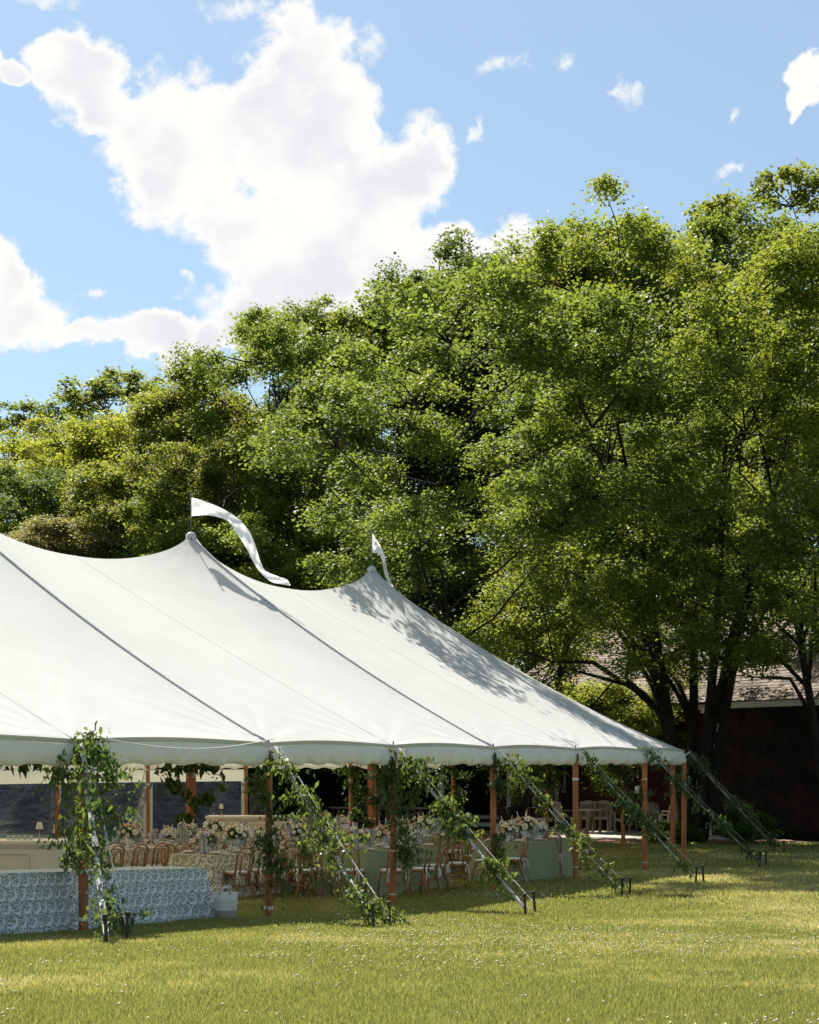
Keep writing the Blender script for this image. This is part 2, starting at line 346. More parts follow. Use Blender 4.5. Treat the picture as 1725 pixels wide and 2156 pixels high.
# printed tablecloths (flat print: procedural, in metres along and down the cloth)
def clothmat(name, base, ink, pitch, density, style='vine', tf=0.0):
    m, t, p = newmat(name)
    uv = t.nodes.new('ShaderNodeUVMap'); uv.uv_map = 'UVMap'
    def vor(vec, sc_, rand=1.0, feat='F1'):
        v = t.nodes.new('ShaderNodeTexVoronoi'); v.voronoi_dimensions = '2D'; v.feature = feat
        t.links.new(vec, v.inputs['Vector']); v.inputs['Scale'].default_value = sc_; v.inputs['Randomness'].default_value = rand
        return v
    if style == 'vine':
        # small leaves in two leaning directions, thinned out inside a drift of crescents
        def leaves(ang, sc_, off):
            mp = t.nodes.new('ShaderNodeMapping'); t.links.new(uv.outputs[0], mp.inputs[0])
            mp.inputs[1].default_value = (off, off * .7, 0); mp.inputs[2].default_value = (0, 0, ang); mp.inputs[3].default_value = (1, .42, 1)
            v = vor(mp.outputs[0], sc_); return maprange(t, v.outputs['Distance'], .36, .26)
        a = mth(t, 'MAXIMUM', leaves(.6, density, .1), leaves(-.7, density * .93, .33))
        mp = t.nodes.new('ShaderNodeMapping'); t.links.new(uv.outputs[0], mp.inputs[0]); mp.inputs[3].default_value = (1 / pitch, 1 / pitch, 1); mp.inputs[2].default_value = (0, 0, .0)
        nz = noise(t, uv.outputs[0], 9, 2); wob = mixc(t, .06, mp.outputs[0], nz.outputs['Color'])
        s = t.nodes.new('ShaderNodeSeparateXYZ'); t.links.new(wob, s.inputs[0])
        row = mth(t, 'FLOOR', s.outputs[1])
        fx = mth(t, 'FRACT', mth(t, 'ADD', s.outputs[0], mth(t, 'MULTIPLY', row, .5))); fy = mth(t, 'FRACT', s.outputs[1])
        def disc(cx, cy, r0, r1):
            dx = mth(t, 'SUBTRACT', fx, cx); dy = mth(t, 'SUBTRACT', fy, cy)
            d = mth(t, 'SQRT', mth(t, 'ADD', mth(t, 'MULTIPLY', dx, dx), mth(t, 'MULTIPLY', dy, dy)))
            return maprange(t, d, r0, r1)
        cres = mth(t, 'MULTIPLY', disc(.55, .5, .46, .42), mth(t, 'SUBTRACT', 1.0, disc(.42, .62, .42, .36)))
        a = mth(t, 'MULTIPLY', a, mth(t, 'SUBTRACT', 1.0, mth(t, 'MULTIPLY', cres, .95)))
        nv = noise(t, uv.outputs[0], 40, 2)
        inkc = mixc(t, nv.outputs[0], tuple(c * .7 for c in ink), tuple(c * 1.6 for c in ink))
        col = mixc(t, a, base, inkc)
    else:
        mp = t.nodes.new('ShaderNodeMapping'); t.links.new(uv.outputs[0], mp.inputs[0]); mp.inputs[2].default_value = (0, 0, math.radians(45))
        v = vor(mp.outputs[0], density, 0.0)
        a = maprange(t, v.outputs['Distance'], .42, .30)
        col = mixc(t, mth(t, 'MULTIPLY', a, .8), base, ink)
    t.links.new(col, p.inputs['Base Color']); p.inputs['Roughness'].default_value = .85; p.inputs['Specular IOR Level'].default_value = .15
    return m
M['bufcloth'] = clothmat('white_cloth_green_vine_print', (.72, .73, .77), (.060, .105, .045), .155, 74)
M['floral'] = clothmat('cream_cloth_olive_print', (.60, .55, .45), (.13, .13, .06), .17, 42)
M['sage'] = clothmat('sage_cloth_with_dots', (.145, .165, .085), (.38, .39, .26), .1, 26, 'dots')

# ------------------------------------------------------------------ ground, lawn, patio
def ground_obj():
    xs = np.unique(np.concatenate([np.linspace(-400, -30, 20), np.linspace(-30, 40, 90), np.linspace(40, 400, 20)]))
    ys = np.unique(np.concatenate([np.linspace(-60, 4, 12), np.linspace(4, 70, 110), np.linspace(70, 200, 40), np.linspace(200, 1200, 20)]))
    X, Y = np.meshgrid(xs, ys); Z = ground(X, Y)
    vs = np.stack([X.ravel(), Y.ravel(), Z.ravel()], 1); nx = len(xs)
    fs = [(j*nx+i, j*nx+i+1, (j+1)*nx+i+1, (j+1)*nx+i) for j in range(len(ys)-1) for i in range(nx-1)]
    me = bpy.data.meshes.new('ground'); me.from_pydata(vs.tolist(), [], fs)
    me.polygons.foreach_set('use_smooth', [True] * len(me.polygons))
    m, t, p = newmat('lawn_soil_and_turf')
    tcn = t.nodes.new('ShaderNodeTexCoord')
    n1 = noise(t, tcn.outputs['Object'], .35, 5, .6); n2 = noise(t, tcn.outputs['Object'], 9, 6, .7)
    c = mixc(t, maprange(t, n1.outputs[0], .35, .65), (.12, .14, .035), (.19, .18, .065))
    c = mixc(t, maprange(t, n2.outputs[0], .3, .7), mixc(t, 1, c, (.6, .6, .6), 'MULTIPLY'), c)
    sp = t.nodes.new('ShaderNodeSeparateXYZ'); t.links.new(tcn.outputs['Object'], sp.inputs[0])
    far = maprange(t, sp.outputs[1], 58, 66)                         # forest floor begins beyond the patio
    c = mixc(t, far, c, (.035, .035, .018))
    t.links.new(c, p.inputs['Base Color']); p.inputs['Roughness'].default_value = .95; p.inputs['Specular IOR Level'].default_value = .1
    b = t.nodes.new('ShaderNodeBump'); b.inputs[0].default_value = .6; b.inputs[1].default_value = .03
    t.links.new(n2.outputs[0], b.inputs['Height']); t.links.new(b.outputs[0], p.inputs['Normal'])
    me.materials.append(m)
    return tag(link('lawn', me), None, None, None, 'structure')
ground_obj()

def fastmesh(name, verts, tris, mat, attr=None, nloop=3):
    me = bpy.data.meshes.new(name); nv, nf = len(verts), len(tris)
    me.vertices.add(nv); me.vertices.foreach_set('co', np.asarray(verts, np.float32).ravel())
    me.loops.add(nf * nloop); me.loops.foreach_set('vertex_index', np.asarray(tris, np.int32).ravel())
    me.polygons.add(nf); me.polygons.foreach_set('loop_start', np.arange(0, nf * nloop, nloop, dtype=np.int32))
    me.polygons.foreach_set('loop_total', np.full(nf, nloop, np.int32))
    if attr is not None:
        a = me.attributes.new('rnd', 'FLOAT', 'FACE'); a.data.foreach_set('value', np.asarray(attr, np.float32))
    me.update(calc_edges=True); me.materials.append(mat)
    return me
def vnoise(x, y, seed, s):
    """smooth 2D value noise in numpy"""
    r = np.random.RandomState(seed); g = r.rand(64, 64)
    X, Y = x * s, y * s; ix, iy = np.floor(X).astype(int), np.floor(Y).astype(int); fx, fy = X - ix, Y - iy
    fx = fx * fx * (3 - 2 * fx); fy = fy * fy * (3 - 2 * fy)
    a = g[ix % 64, iy % 64]; b = g[(ix + 1) % 64, iy % 64]; c = g[ix % 64, (iy + 1) % 64]; d_ = g[(ix + 1) % 64, (iy + 1) % 64]
    return (a * (1 - fx) + b * fx) * (1 - fy) + (c * (1 - fx) + d_ * fx) * fy

PATIO = [(3.2, 47.6), (9.6, 46.6), (9.6, 54.5), (3.2, 55.6)]
def grass():
    r = np.random.RandomState(3)
    bands = [(7.6, 11, 5200, .0045, .042), (11, 15, 3600, .0055, .042), (15, 20, 2300, .007, .042), (20, 27, 1300, .010, .042),
             (27, 36, 600, .015, .05), (36, 48, 260, .022, .055)]
    V = []; T = []; A = []; o = 0
    for y0, y1, dens, w, h in bands:
        area = (y1**2 - y0**2) * .36; n = int(area * dens)
        y = np.sqrt(r.uniform(y0**2, y1**2, n)); x = y * r.uniform(-.36, .36, n)
        keep = ~((y > 46.4) & (x > 3)); 
        x, y = x[keep], y[keep]; n = len(x)
        z = ground(x, y)
        patch = vnoise(x, y, 5, .45) * .6 + vnoise(x, y, 6, 1.7) * .4
        hh = h * r.uniform(.55, 1.25, n) * (.75 + .6 * patch); ww = w * r.uniform(.7, 1.3, n)
        a = r.uniform(0, 2 * np.pi, n); lean = r.uniform(.05, .75, n) * hh; la = r.uniform(0, 2 * np.pi, n)
        bx, by = np.cos(a) * ww, np.sin(a) * ww
        tip = np.stack([x + np.cos(la) * lean, y + np.sin(la) * lean, z + hh * np.sqrt(np.clip(1 - (lean / hh / 1.3)**2, .3, 1))], 1)
        p0 = np.stack([x - bx, y - by, z - .005], 1); p1 = np.stack([x + bx, y + by, z - .005], 1)
        vv = np.stack([p0, p1, tip], 1).reshape(-1, 3); V.append(vv)
        T.append(np.arange(n * 3).reshape(-1, 3) + o); o += n * 3
        dry = np.clip((vnoise(x, y, 9, .33) * .55 + vnoise(x, y, 10, .9) * .35 + vnoise(x, y, 12, 3.0) * .2 - .46) * 2.3, 0, 1)
        A.append(np.clip(dry * .7 + r.uniform(-.15, .5, n), 0, 1))
    m, t, p = newmat('grass_blades')
    at = t.nodes.new('ShaderNodeAttribute'); at.attribute_name = 'rnd'
    cr = t.nodes.new('ShaderNodeValToRGB'); t.links.new(at.outputs['Fac'], cr.inputs[0])
    e = cr.color_ramp.elements; e[0].position = 0; e[0].color = (.165, .185, .055, 1); e[1].position = 1; e[1].color = (.52, .45, .32, 1)
    k = cr.color_ramp.elements.new(.4); k.color = (.275, .285, .095, 1); k = cr.color_ramp.elements.new(.7); k.color = (.44, .385, .18, 1)
    t.links.new(cr.outputs[0], p.inputs['Base Color']); p.inputs['Roughness'].default_value = .45; p.inputs['Specular IOR Level'].default_value = .35
    tr = t.nodes.new('ShaderNodeBsdfTranslucent'); t.links.new(mixc(t, 1, cr.outputs[0], (1.35, 1.35, .95), 'MULTIPLY'), tr.inputs[0])
    mx = t.nodes.new('ShaderNodeMixShader'); mx.inputs[0].default_value = .45
    t.links.new(p.outputs[0], mx.inputs[1]); t.links.new(tr.outputs[0], mx.inputs[2]); t.links.new(mx.outputs[0], t.nodes['Material Output'].inputs[0])
    me = fastmesh('grass', np.concatenate(V), np.concatenate(T), m, np.concatenate(A))
    tag(link('grass', me), 'short sunlit lawn grass in front of and under the tent', 'grass', None, 'stuff')
    # clover heads
    n = 26000; y = np.sqrt(r.uniform(8**2, 40**2, n)); x = y * r.uniform(-.36, .36, n)
    f = vnoise(x, y, 21, .5) * .6 + vnoise(x, y, 22, 1.6) * .4
    band = np.exp(-((y - 17.5) / 3.5)**2) * (x > -1.5) * .42
    keep = r.rand(n) < np.clip((f + band - .52) * 3.2, .03, .95); x, y = x[keep], y[keep]; n = len(x); z = ground(x, y)
    octv = np.array([(1, 0, 0), (0, 1, 0), (-1, 0, 0), (0, -1, 0), (0, 0, 1), (0, 0, -.8)]) 
    octf = np.array([(0, 1, 4), (1, 2, 4), (2, 3, 4), (3, 0, 4), (1, 0, 5), (2, 1, 5), (3, 2, 5), (0, 3, 5)])
    s = r.uniform(.006, .0125, n)
    V = (octv[None] * s[:, None, None] + np.stack([x, y, z + r.uniform(.045, .085, n)], 1)[:, None]).reshape(-1, 3)
    T = (octf[None] + (np.arange(n) * 6)[:, None, None]).reshape(-1, 3)
    mc = simple('clover_flower', (.56, .50, .38), .9, .25, 50)
    tag(link('clover_flowers', fastmesh('clover_flowers', V, T, mc)), 'pale clover flower heads scattered through the lawn', 'clover', None, 'stuff')
grass()

# patio of pale slabs with a brick border
pat = MB().add([(3.0, 46.45, .0), (14.5, 46.0, .0), (14.5, 48.2, 0), (10.0, 55.2, .0), (2.9, 56.2, .0)], [(0, 1, 2, 3, 4)])
pat.v = [(x, y, gz(x, y) + .02) for x, y, z in pat.v]
patio = tag(pat.build('patio', simple('patio_bed', (.10, .08, .065), .95)), None, None, None, 'structure')
bm_ = MB().box((0, 0, 0), (.205, .098, .05)); brick_me = bm_.mesh('brick', M['brick'])
def obj_child(name, me, parent, loc, rz=0.0, sc_=None):
    o = bpy.data.objects.new(name, me); COL.objects.link(o); o.parent = parent; o.location = loc; o.rotation_euler = (0, 0, rz)
    if sc_: o.scale = sc_
    return o
for j in range(8):
    for i in range(34):
        x = 3.9 + i * .215 + (j % 2) * .1; y = 46.62 + j * .108 - i * .006
        if x > 11.0: continue
        obj_child('brick', brick_me, patio, (x, y, .035 + rnd.uniform(-.003, .004) + .012 * math.sin(x * .9 + 1) * math.cos(y * .7)), rnd.uniform(-.02, .02))
slab_me = MB().box((0, 0, 0), (.88, .88, .05)).mesh('paving_slab', M['slab'])
for j in range(8):
    for i in range(7):
        x = 3.6 + i * .9 + .05 * j; y = 47.98 + j * .9
        if x > 10 - j * .0: continue
        obj_child('paving_slab', slab_me, patio, (x, y, .04 + rnd.uniform(-.004, .004) + .012 * math.sin(x * .9 + 1) * math.cos(y * .7)), rnd.uniform(-.01, .01))

# ------------------------------------------------------------------ the tent
D = Vector((.533, .846)).normalized(); Nn = Vector((-D.y, D.x))         # along the near side / away from it
F0 = Vector((5.03, 34.53)); WH = 7.0; LE = 9.0; HE = 2.58; HP = 6.92; SAG = .74
SP = [0, 3.31, 6.62, 9.93, 13.25, 17.2, 21.15]                             # poles F E D C B A and one more
PK = [0, 6.62, 13.25, 21.15]
def side(s, far=False):
    p = F0 - D * s
    return p + Nn * (2 * WH) if far else p
def ridge_pt(s): return F0 - D * s + Nn * WH
def arch(t): return abs(math.sin(math.pi * t))
def prof(zr, v, sg): return zr + (HE - zr) * v - sg * 4 * v * (1 - v)
tent = thing('sailcloth_tent', 'large white sailcloth tent with three visible peaks and wooden poles', 'tent', (ridge_pt(10).x, ridge_pt(10).y, 0))
TO = Vector(tent.location)
def tbuild(mb, name, mat, smooth=False, parent=None):
    mb.v = [(x - TO.x, y - TO.y, z - TO.z) for x, y, z in mb.v]
    return mb.build(name, mat, parent or tent, smooth)
def eave_bay(s0, s1, u, far):
    """edge of the roof between two peaks; a pole stands half way"""
    t = (u * 2) % 1.0
    p = side(s0 + (s1 - s0) * u, far); q = Nn * (1 if not far else -1)
    p = p + q * (.14 * arch(t)); return p, HE + .05 * arch(t)
def crease(dx, dy, ph, amp=.016):
    r_ = math.hypot(dx, dy)
    if r_ > 3.2 or r_ < .02: return 0.0
    a = math.atan2(dx, dy); return amp * (math.sin(a * 17 + ph) + .6 * math.sin(a * 31 + ph * 2)) * math.exp(-r_ / .8) * min(1, r_ / .25)
for s0, s1 in zip(PK[:-1], PK[1:]):
    for far in (False, True):
        def fn(u, v, s0=s0, s1=s1, far=far):
            e, ez = eave_bay(s0, s1, u, far); r_ = ridge_pt(s0 + (s1 - s0) * u)
            w = 1 - (2 * u - 1)**2
            zr = HP - SAG * w - .0
            p = r_.lerp(e, v); z = zr + (ez - zr) * v - (.24 - .16 * w) * 4 * v * (1 - v)
            # cloth climbs steeply in the last half metre towards each peak
            dp = math.hypot(v * WH, min(u, 1 - u) * (s1 - s0)); z -= .16 * (1 - math.exp(-dp / .35)) * math.exp(-dp / 3) 
            for u0 in (0, .5, 1): z += crease((u - u0) * (s1 - s0), (1 - v) * WH, u0 * 5 + s0)
            for u0 in (0, 1): z += crease((u - u0) * (s1 - s0), v * WH, u0 * 3 + s0 + 1, .010)
            return (p.x, p.y, z)
        tbuild(MB().grid(fn, 110, 90), 'roof_panel', M['canvas'], True)
def end_fn(cs, sgn):
    c = ridge_pt(cs)
    def per(th):
        e = c + (-Nn) * (WH * math.cos(th)) + D * (sgn * LE * math.sin(th))
        t = (th / (math.pi / 8)) % 1.0; a = arch(t)
        return e.lerp(c, .018 * a), HE + .05 * a
    return c, per
ends = [(0, 1), (21.15, -1)]
for cs, sgn in ends:
    c, per = end_fn(cs, sgn)
    def fn(u, v):
        e, ez = per(u * math.pi); p = c.lerp(e, v); sg = .24 + .22 * math.sin(u * math.pi)
        dp = v * WH; z = HP + (ez - HP) * v - sg * 4 * v * (1 - v) - .16 * (1 - math.exp(-dp / .35)) * math.exp(-dp / 3)
        th = u * math.pi; k_ = round(th / (math.pi / 8)) * math.pi / 8; z += crease((th - k_) * WH, (1 - v) * WH, k_ * 3)
        return (p.x, p.y, z)
    tbuild(MB().grid(fn, 200, 80), 'roof_panel', M['canvas'], True)
# seams: grey webbing laid over the roof from each peak to its pole
def roof_z_seam(v):
    dp = v * WH; return HP + (HE - HP) * v - .24 * 4 * v * (1 - v) - .16 * (1 - math.exp(-dp / .35)) * math.exp(-dp / 3)
for s in PK:
    for far in (False, True):
        pts = []
        for i in range(25):
            v = i / 24; p = ridge_pt(s).lerp(side(s, far), v); pts.append((p.x, p.y, roof_z_seam(v) + .010))
        tbuild(MB().tube(pts, .028, 6), 'seam_webbing', M['webbing'], True)
M['hem_shadow'] = fabric('olive_hem_shadow', (.44, .43, .34), .1, (.4, .38, .28), .3, 12)  # olive valance top; its darker tone also paints the eave's shadow line
M['stitch'] = fabric('stitched_canvas_seam', (.535, .54, .545), .3, (.68, .62, .5))
for s0, s1 in zip(PK[:-1], PK[1:]):
    for far in (False, True):
        for uu in (.5,):
            pts = []
            for i in range(31):
                v = i / 30; e, ez = eave_bay(s0, s1, uu, far); p = ridge_pt(s0 + (s1 - s0) * uu).lerp(e, v); w = 1 - (2 * uu - 1)**2; zr = HP - SAG * w
                dp = math.hypot(v * WH, min(uu, 1 - uu) * (s1 - s0)); z = zr + (ez - zr) * v - (.24 - .16 * w) * 4 * v * (1 - v) - .16 * (1 - math.exp(-dp / .35)) * math.exp(-dp / 3)
                pts.append((p.x, p.y, z + .001))
            tbuild(MB().tube(pts, .016, 4, flat=.12), 'stitched_seam', M['stitch'], True)
# valance: shirred cloth hanging from the edge
def valance(edge, h, amp=1.0, seed=0, name='valance'):
    n = 72; rv = random.Random(seed); ph = [rv.uniform(0, 6.28) for _ in range(6)]
    def fn(u, v):
        p, z = edge(u); q, _ = edge(min(1, u + .01)); t = (q - p); 
        if t.length < 1e-6: t = D.copy()
        t.normalize(); out = Vector((t.y, -t.x))
        c = Vector((ridge_pt(10).x, ridge_pt(10).y))
        if (p - c).dot(out) < 0: out = -out
        w = (math.sin(u * 61 + ph[0] + 4 * v) + .8 * math.sin(u * 97 + ph[1] - 3 * v) + .5 * math.sin(u * 171 + ph[2])) * .024 * v * v * amp
        bulge = .05 * math.sin(min(1, v * 1.0) * math.pi) ** 1 * (.3 + v) + w
        if v > .97: bulge -= .045
        zz = z - h * v * (1 + .05 * math.sin(u * 37 + ph[3]) * amp * v - .10 * (1 - arch(u)) * v)
        pp = p + out * (bulge + .012); return (pp.x, pp.y, zz)
    vo = tbuild(MB().grid(fn, n, 12), name, M['valance'], True)
    tbuild(MB().grid(lambda u, v: tuple(Vector(fn(u, v * .17)) + Vector(((Vector(fn(u, 0)).x - ridge_pt(10).x) * 4e-4, (Vector(fn(u, 0)).y - ridge_pt(10).y) * 4e-4, .006))), n, 2), 'hem_shadow_band', M['hem_shadow'], True, vo)
k = 0
for s0, s1 in zip(PK[:-1], PK[1:]):
    for far in (False, True):
        for half in (0, 1):
            valance(lambda u, s0=s0, s1=s1, far=far, half=half: eave_bay(s0, s1, min(.9999, half * .5 + u * .5 * .9999), far), .36 if not far else .50, 1, k); k += 1
for cs, sgn in ends:
    c, per = end_fn(cs, sgn)
    for j in range(8):
        valance(lambda u, j=j, per=per: per((j + u * .9999) * math.pi / 8), .36 if j < 5 else .48, 1, k); k += 1
# poles
def pole_mesh(h, w):
    b = MB(); c = w * .32
    ring = [(-w+c, -w), (w-c, -w), (w, -w+c), (w, w-c), (w-c, w), (-w+c, w), (-w, w-c), (-w, -w+c)]
    b.add([(x, y, 0) for x, y in ring] + [(x, y, h) for x, y in ring], [(i, (i+1) % 8, (i+1) % 8 + 8, i + 8) for i in range(8)] + [tuple(range(8, 16))])
    return b.mesh('side_pole', M['pole'])
pole_me = pole_mesh(HE - .10, .050); cpole_me = pole_mesh(HP - .05, .085)
cap_me = MB().lathe([(.062, 0), (.062, .11), (.03, .13)], 10, closed=True).mesh('pole_cap', M['metal'], True)
spike_me = MB().lathe([(.011, 0), (.011, .17)], 6, closed=True).mesh('pole_spike', M['rust'])
tie_me = MB().lathe([(.058, -.012), (.064, 0), (.058, .012)], 10).mesh('rope_tie', M['rope'], True)
tie2_me = MB().lathe([(.058, -.03), (.068, 0), (.058, .03)], 10).mesh('rope_tie', M['rope'], True)
POLES = {}
def side_pole(x, y, rz, ties=(1.9, .8)):
    g0 = gz(x, y)
    o = obj_child('side_pole', pole_me, tent, (x - TO.x, y - TO.y, g0 - TO.z - .01), rz)
    o.scale = (1, 1, (HE - .10 - g0) / (HE - .10))
    obj_child('pole_cap', cap_me, o, (0, 0, HE - .23)); obj_child('pole_spike', spike_me, o, (0, 0, HE - .10))
    for z in ties: obj_child('rope_tie', tie_me if rnd.random() < .6 else tie2_me, o, (0, 0, z))
    return o
aD = math.atan2(D.y, D.x)
for i, s in enumerate(SP):
    p = side(s) - Nn * (.14 if s == 17.2 else 0); side_pole(p.x, p.y, rnd.uniform(-.2, .2) + (.7 if s == 17.2 else 0), (rnd.uniform(1.7, 2.0), rnd.uniform(.7, .95), rnd.uniform(.15, .3)))
for s in [0, 3.31, 6.62, 9.93, 13.25, 17.2]:
    p = side(s, True); side_pole(p.x, p.y, aD, (1.75,))
for cs, sgn in ends:
    c, per = end_fn(cs, sgn)
    for j in range(1, 8):
        if sgn < 0 and j not in (4,): pass
        e, _ = per(j * math.pi / 8 + 1e-6); side_pole(e.x, e.y, j * .4, (1.8,))
rope3 = MB()
for z in (-.05, -.02, .01, .04): rope3.lathe([(.092, z - .012), (.104, z), (.092, z + .012)], 8)
rope_me = rope3.mesh('rope_lashing', M['rope'], True)
for s in PK:
    p = ridge_pt(s); o = obj_child('center_pole', cpole_me, tent, (p.x - TO.x, p.y - TO.y, 0), .9)
    for z in (2.05, 1.5, .95, 2.35): obj_child('rope_lashing', rope_me, o, (0, 0, z))
    rg = MB().lathe([(.10, -.10), (.11, 0), (.05, .06), (0, .07)], 12); rg.v = [(x, y, z + HP - .02) for x, y, z in rg.v]
    link('peak_ring', rg.mesh('peak_ring', M['webbing'], True), o)
# clear side walls on the far side: vinyl sheet, white header band, white edges
def clear_wall(a, b, head=.30):
    a3 = Vector((a.x, a.y, 0)); b3 = Vector((b.x, b.y, 0)); top = HE - .48; z1 = top - head
    rv = random.Random(int(a.x * 100)); ph = [rv.uniform(0, 6) for _ in range(4)]
    out = Vector(((b3 - a3).y, -(b3 - a3).x, 0)).normalized()
    def sheet(zt, zb, amp):
        return lambda u, v: tuple(a3.lerp(b3, u) + out * (amp * (math.sin(u * 9 + ph[0] + v * 2) + .5 * math.sin(u * 17 + v * 6 + ph[1]))) + Vector((0, 0, zt + (zb - zt) * v)))
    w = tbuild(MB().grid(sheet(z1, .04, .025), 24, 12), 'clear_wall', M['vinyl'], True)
    hb = MB().grid(sheet(top + .02, z1, .01), 24, 2)
    tb2 = tbuild(hb, 'header_band', M['valance'], True, w)
    for q in (a3.lerp(b3, .03), a3.lerp(b3, .97)):
        tbuild(MB().bar(q + Vector((0, 0, .04)), q + Vector((0, 0, z1)), .12, .015, up=tuple(out)), 'edge_band', M['valance'], False, w)
c0, per0 = end_fn(0, 1)
fars = [side(s, True) for s in (17.2, 13.25, 9.93, 6.62, 3.31, 0)] + [per0(7 * math.pi / 8)[0]]
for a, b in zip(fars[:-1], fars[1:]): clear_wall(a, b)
# guy straps to iron stakes (stakes are separate things)
STK = [(16, 'F0', 1)]
def strap(a, b, name='guy_strap', r=.028, mat='strap'):
    m = tuple(Vector(a).lerp(Vector(b), .5) + Vector((0, 0, -.04)))
    return tbuild(MB().tube([a, tuple(Vector(a).lerp(Vector(b), .25) + Vector((0, 0, -.03))), m, tuple(Vector(a).lerp(Vector(b), .75) + Vector((0, 0, -.03))), b], r, 6, flat=.25), name, M[mat])
stake_lb = ['first stake pair from the left, below the draped buffet table', 'second stake pair, at the foot of the leafy strap right of the buffet',
            'third stake pair, standing upright on sunlit grass below the middle', 'fourth stake pair, at the shadow edge right of centre',
            'fifth stake pair, dark stakes half hidden in shaded grass', 'sixth stake pair, in deep shade near the dark barn', 'farthest stake pair, in shade left of the barn plants']
stakes_px = [[(224, 1990), (267, 1982)], [(787, 1955), (821, 1951)], [(1107, 1928), (1127, 1923)], [(1309, 1889), (1326, 1887)],
             [(1465, 1860), (1482, 1858)], [(1600, 1826), (1613, 1824)], [(1640, 1800), (1652, 1798)]]
pole_for = [side(17.2), side(13.25), side(9.93), side(6.62), side(3.31), side(0), per0(math.pi / 8)[0]]
STRAPS = []
sb = MB().lathe([(.020, -.12), (.020, .30), (.040, .305), (.040, .33), (0, .34)], 8); stake_me = sb.mesh('iron_stake', M['rust'])
coll_me = MB().lathe([(.02, .06), (.034, .07), (.034, .10), (.02, .11)], 8).mesh('strap_loop', M['strap'])
for i, (pp, prs) in enumerate(zip(pole_for, stakes_px)):
    for j, (px, py) in enumerate(prs):
        g = onground(px, py)
        st = link('tent_stake', stake_me, None, g); st.rotation_euler = (rnd.uniform(-.08, .08), rnd.uniform(-.08, .08), 0); 
        tag(st, ('left' if j == 0 else 'right') + ' iron stake of the ' + stake_lb[i], 'stake', 'iron tent stakes in the lawn')
        st['label'] = ' '.join(st['label'].split()[:16])
        a = (pp.x + .10 * (1 + .6 * j), pp.y - .05, HE - .05); b = (g.x, g.y, g.z + (.10 if j == 0 else .14))
        strap(a, b, 'guy_strap', .036 if j == 0 else .011)
        if j == 0: STRAPS.append((Vector(a), Vector(b)))
    A_, B_ = STRAPS[-1]; mid = A_.lerp(B_, .55); d_ = (B_ - A_).normalized()
    tbuild(MB().bar(mid - d_ * .09, mid + d_ * .09, .07, .06), 'ratchet', M['metal'])
# straps on the far side, visible through the clear walls
for s in (13.25, 9.93, 6.62, 3.31, 0):
    p = side(s, True); q = p + Nn * 2.3 - D * .6; strap((p.x, p.y, HE - .1), (q.x, q.y, .1), 'guy_strap', .03)
# light rope slung from the first pole to the second along the valance
a, b = side(17.2), side(13.25); pts = []
for i in range(17):
    t = i / 16; p = a.lerp(b, t) - Nn * (.10 + .1 * math.sin(t * 3.14)); pts.append((p.x, p.y, HE + .06 - .16 * math.sin(math.pi * t) + (.02 if i < 2 else 0)))
tbuild(MB().tube(pts, .007, 5), 'slack_rope', M['rope'])
a, b = side(0), per0(math.pi / 8)[0]; pts = []
for i in range(13):
    t = i / 12; p = a.lerp(b, t) - Nn * .15; pts.append((p.x, p.y, HE - .02 - .22 * math.sin(math.pi * t)))
tbuild(MB().tube(pts, .012, 5), 'slack_rope', M['rope'])

# ---- pennants
def pennant(s, hoist_top, up, lo, zoff, label, swing):
    pk = ridge_pt(s); f = thing('pennant_flag', label, 'flag', (pk.x, pk.y, HP + .03), 0, 'white pennants on the tent peaks')
    Z0 = pk.y; top = P(*hoist_top, Z0).z
    MB().tube([(0, 0, -.05), (0, 0, top - HP + .03)], .011, 6).build('flagstaff', M['metal'], f)
    MB().lathe([(.02, 0), (.022, .02), (.0, .045)], 8, (0, 0, top - HP + .03)).build('finial', M['metal'], f, True)
    n = len(up); vs = []
    def cr(pts, t):
        x = t * (len(pts) - 1); i = min(int(x), len(pts) - 2); fr = x - i
        p0, p1, p2, p3 = [pts[max(0, min(len(pts) - 1, i + q))] for q in (-1, 0, 1, 2)]
        return tuple(.5 * ((2 * b_) + (-a_ + c_) * fr + (2*a_ - 5*b_ + 4*c_ - d_) * fr**2 + (-a_ + 3*b_ - 3*c_ + d_) * fr**3) for a_, b_, c_, d_ in zip(p0, p1, p2, p3))
    def fn(u, v):
        a_ = cr(up, u); b_ = cr(lo, u); y = Z0 + swing * u + .10 * math.sin(u * 9) + .06 * v * math.sin(u * 14 + 1) + .03 * math.sin(u * 34 + v * 5) + .015 * math.sin(u * 61 - v * 8)
        q = P(a_[0] + (b_[0] - a_[0]) * v, a_[1] + (b_[1] - a_[1]) * v, y)
        return (q.x - pk.x, q.y - pk.y, q.z - HP - .03)
    MB().grid(fn, 90, 8).build('pennant_cloth', M['flag'], f, True)
pkx = HX + F * ridge_pt(6.62).x / ridge_pt(6.62).y; dx = pkx - 413
pennant(6.62, (pkx, 1045), [(414+dx,1047),(450+dx,1058),(485,1080),(515,1105),(535,1140),(548,1180),(560,1202),(590,1215),(604,1220),(612,1231)],
        [(414+dx,1087),(450+dx,1085),(478,1096),(495,1118),(515,1148),(531,1178),(548,1205),(570,1224),(592,1230),(611,1233)], 0,
        'long white pennant streaming right from the nearer visible peak', -.5)
pkx2 = HX + F * ridge_pt(0).x / ridge_pt(0).y; dx = pkx2 - 776
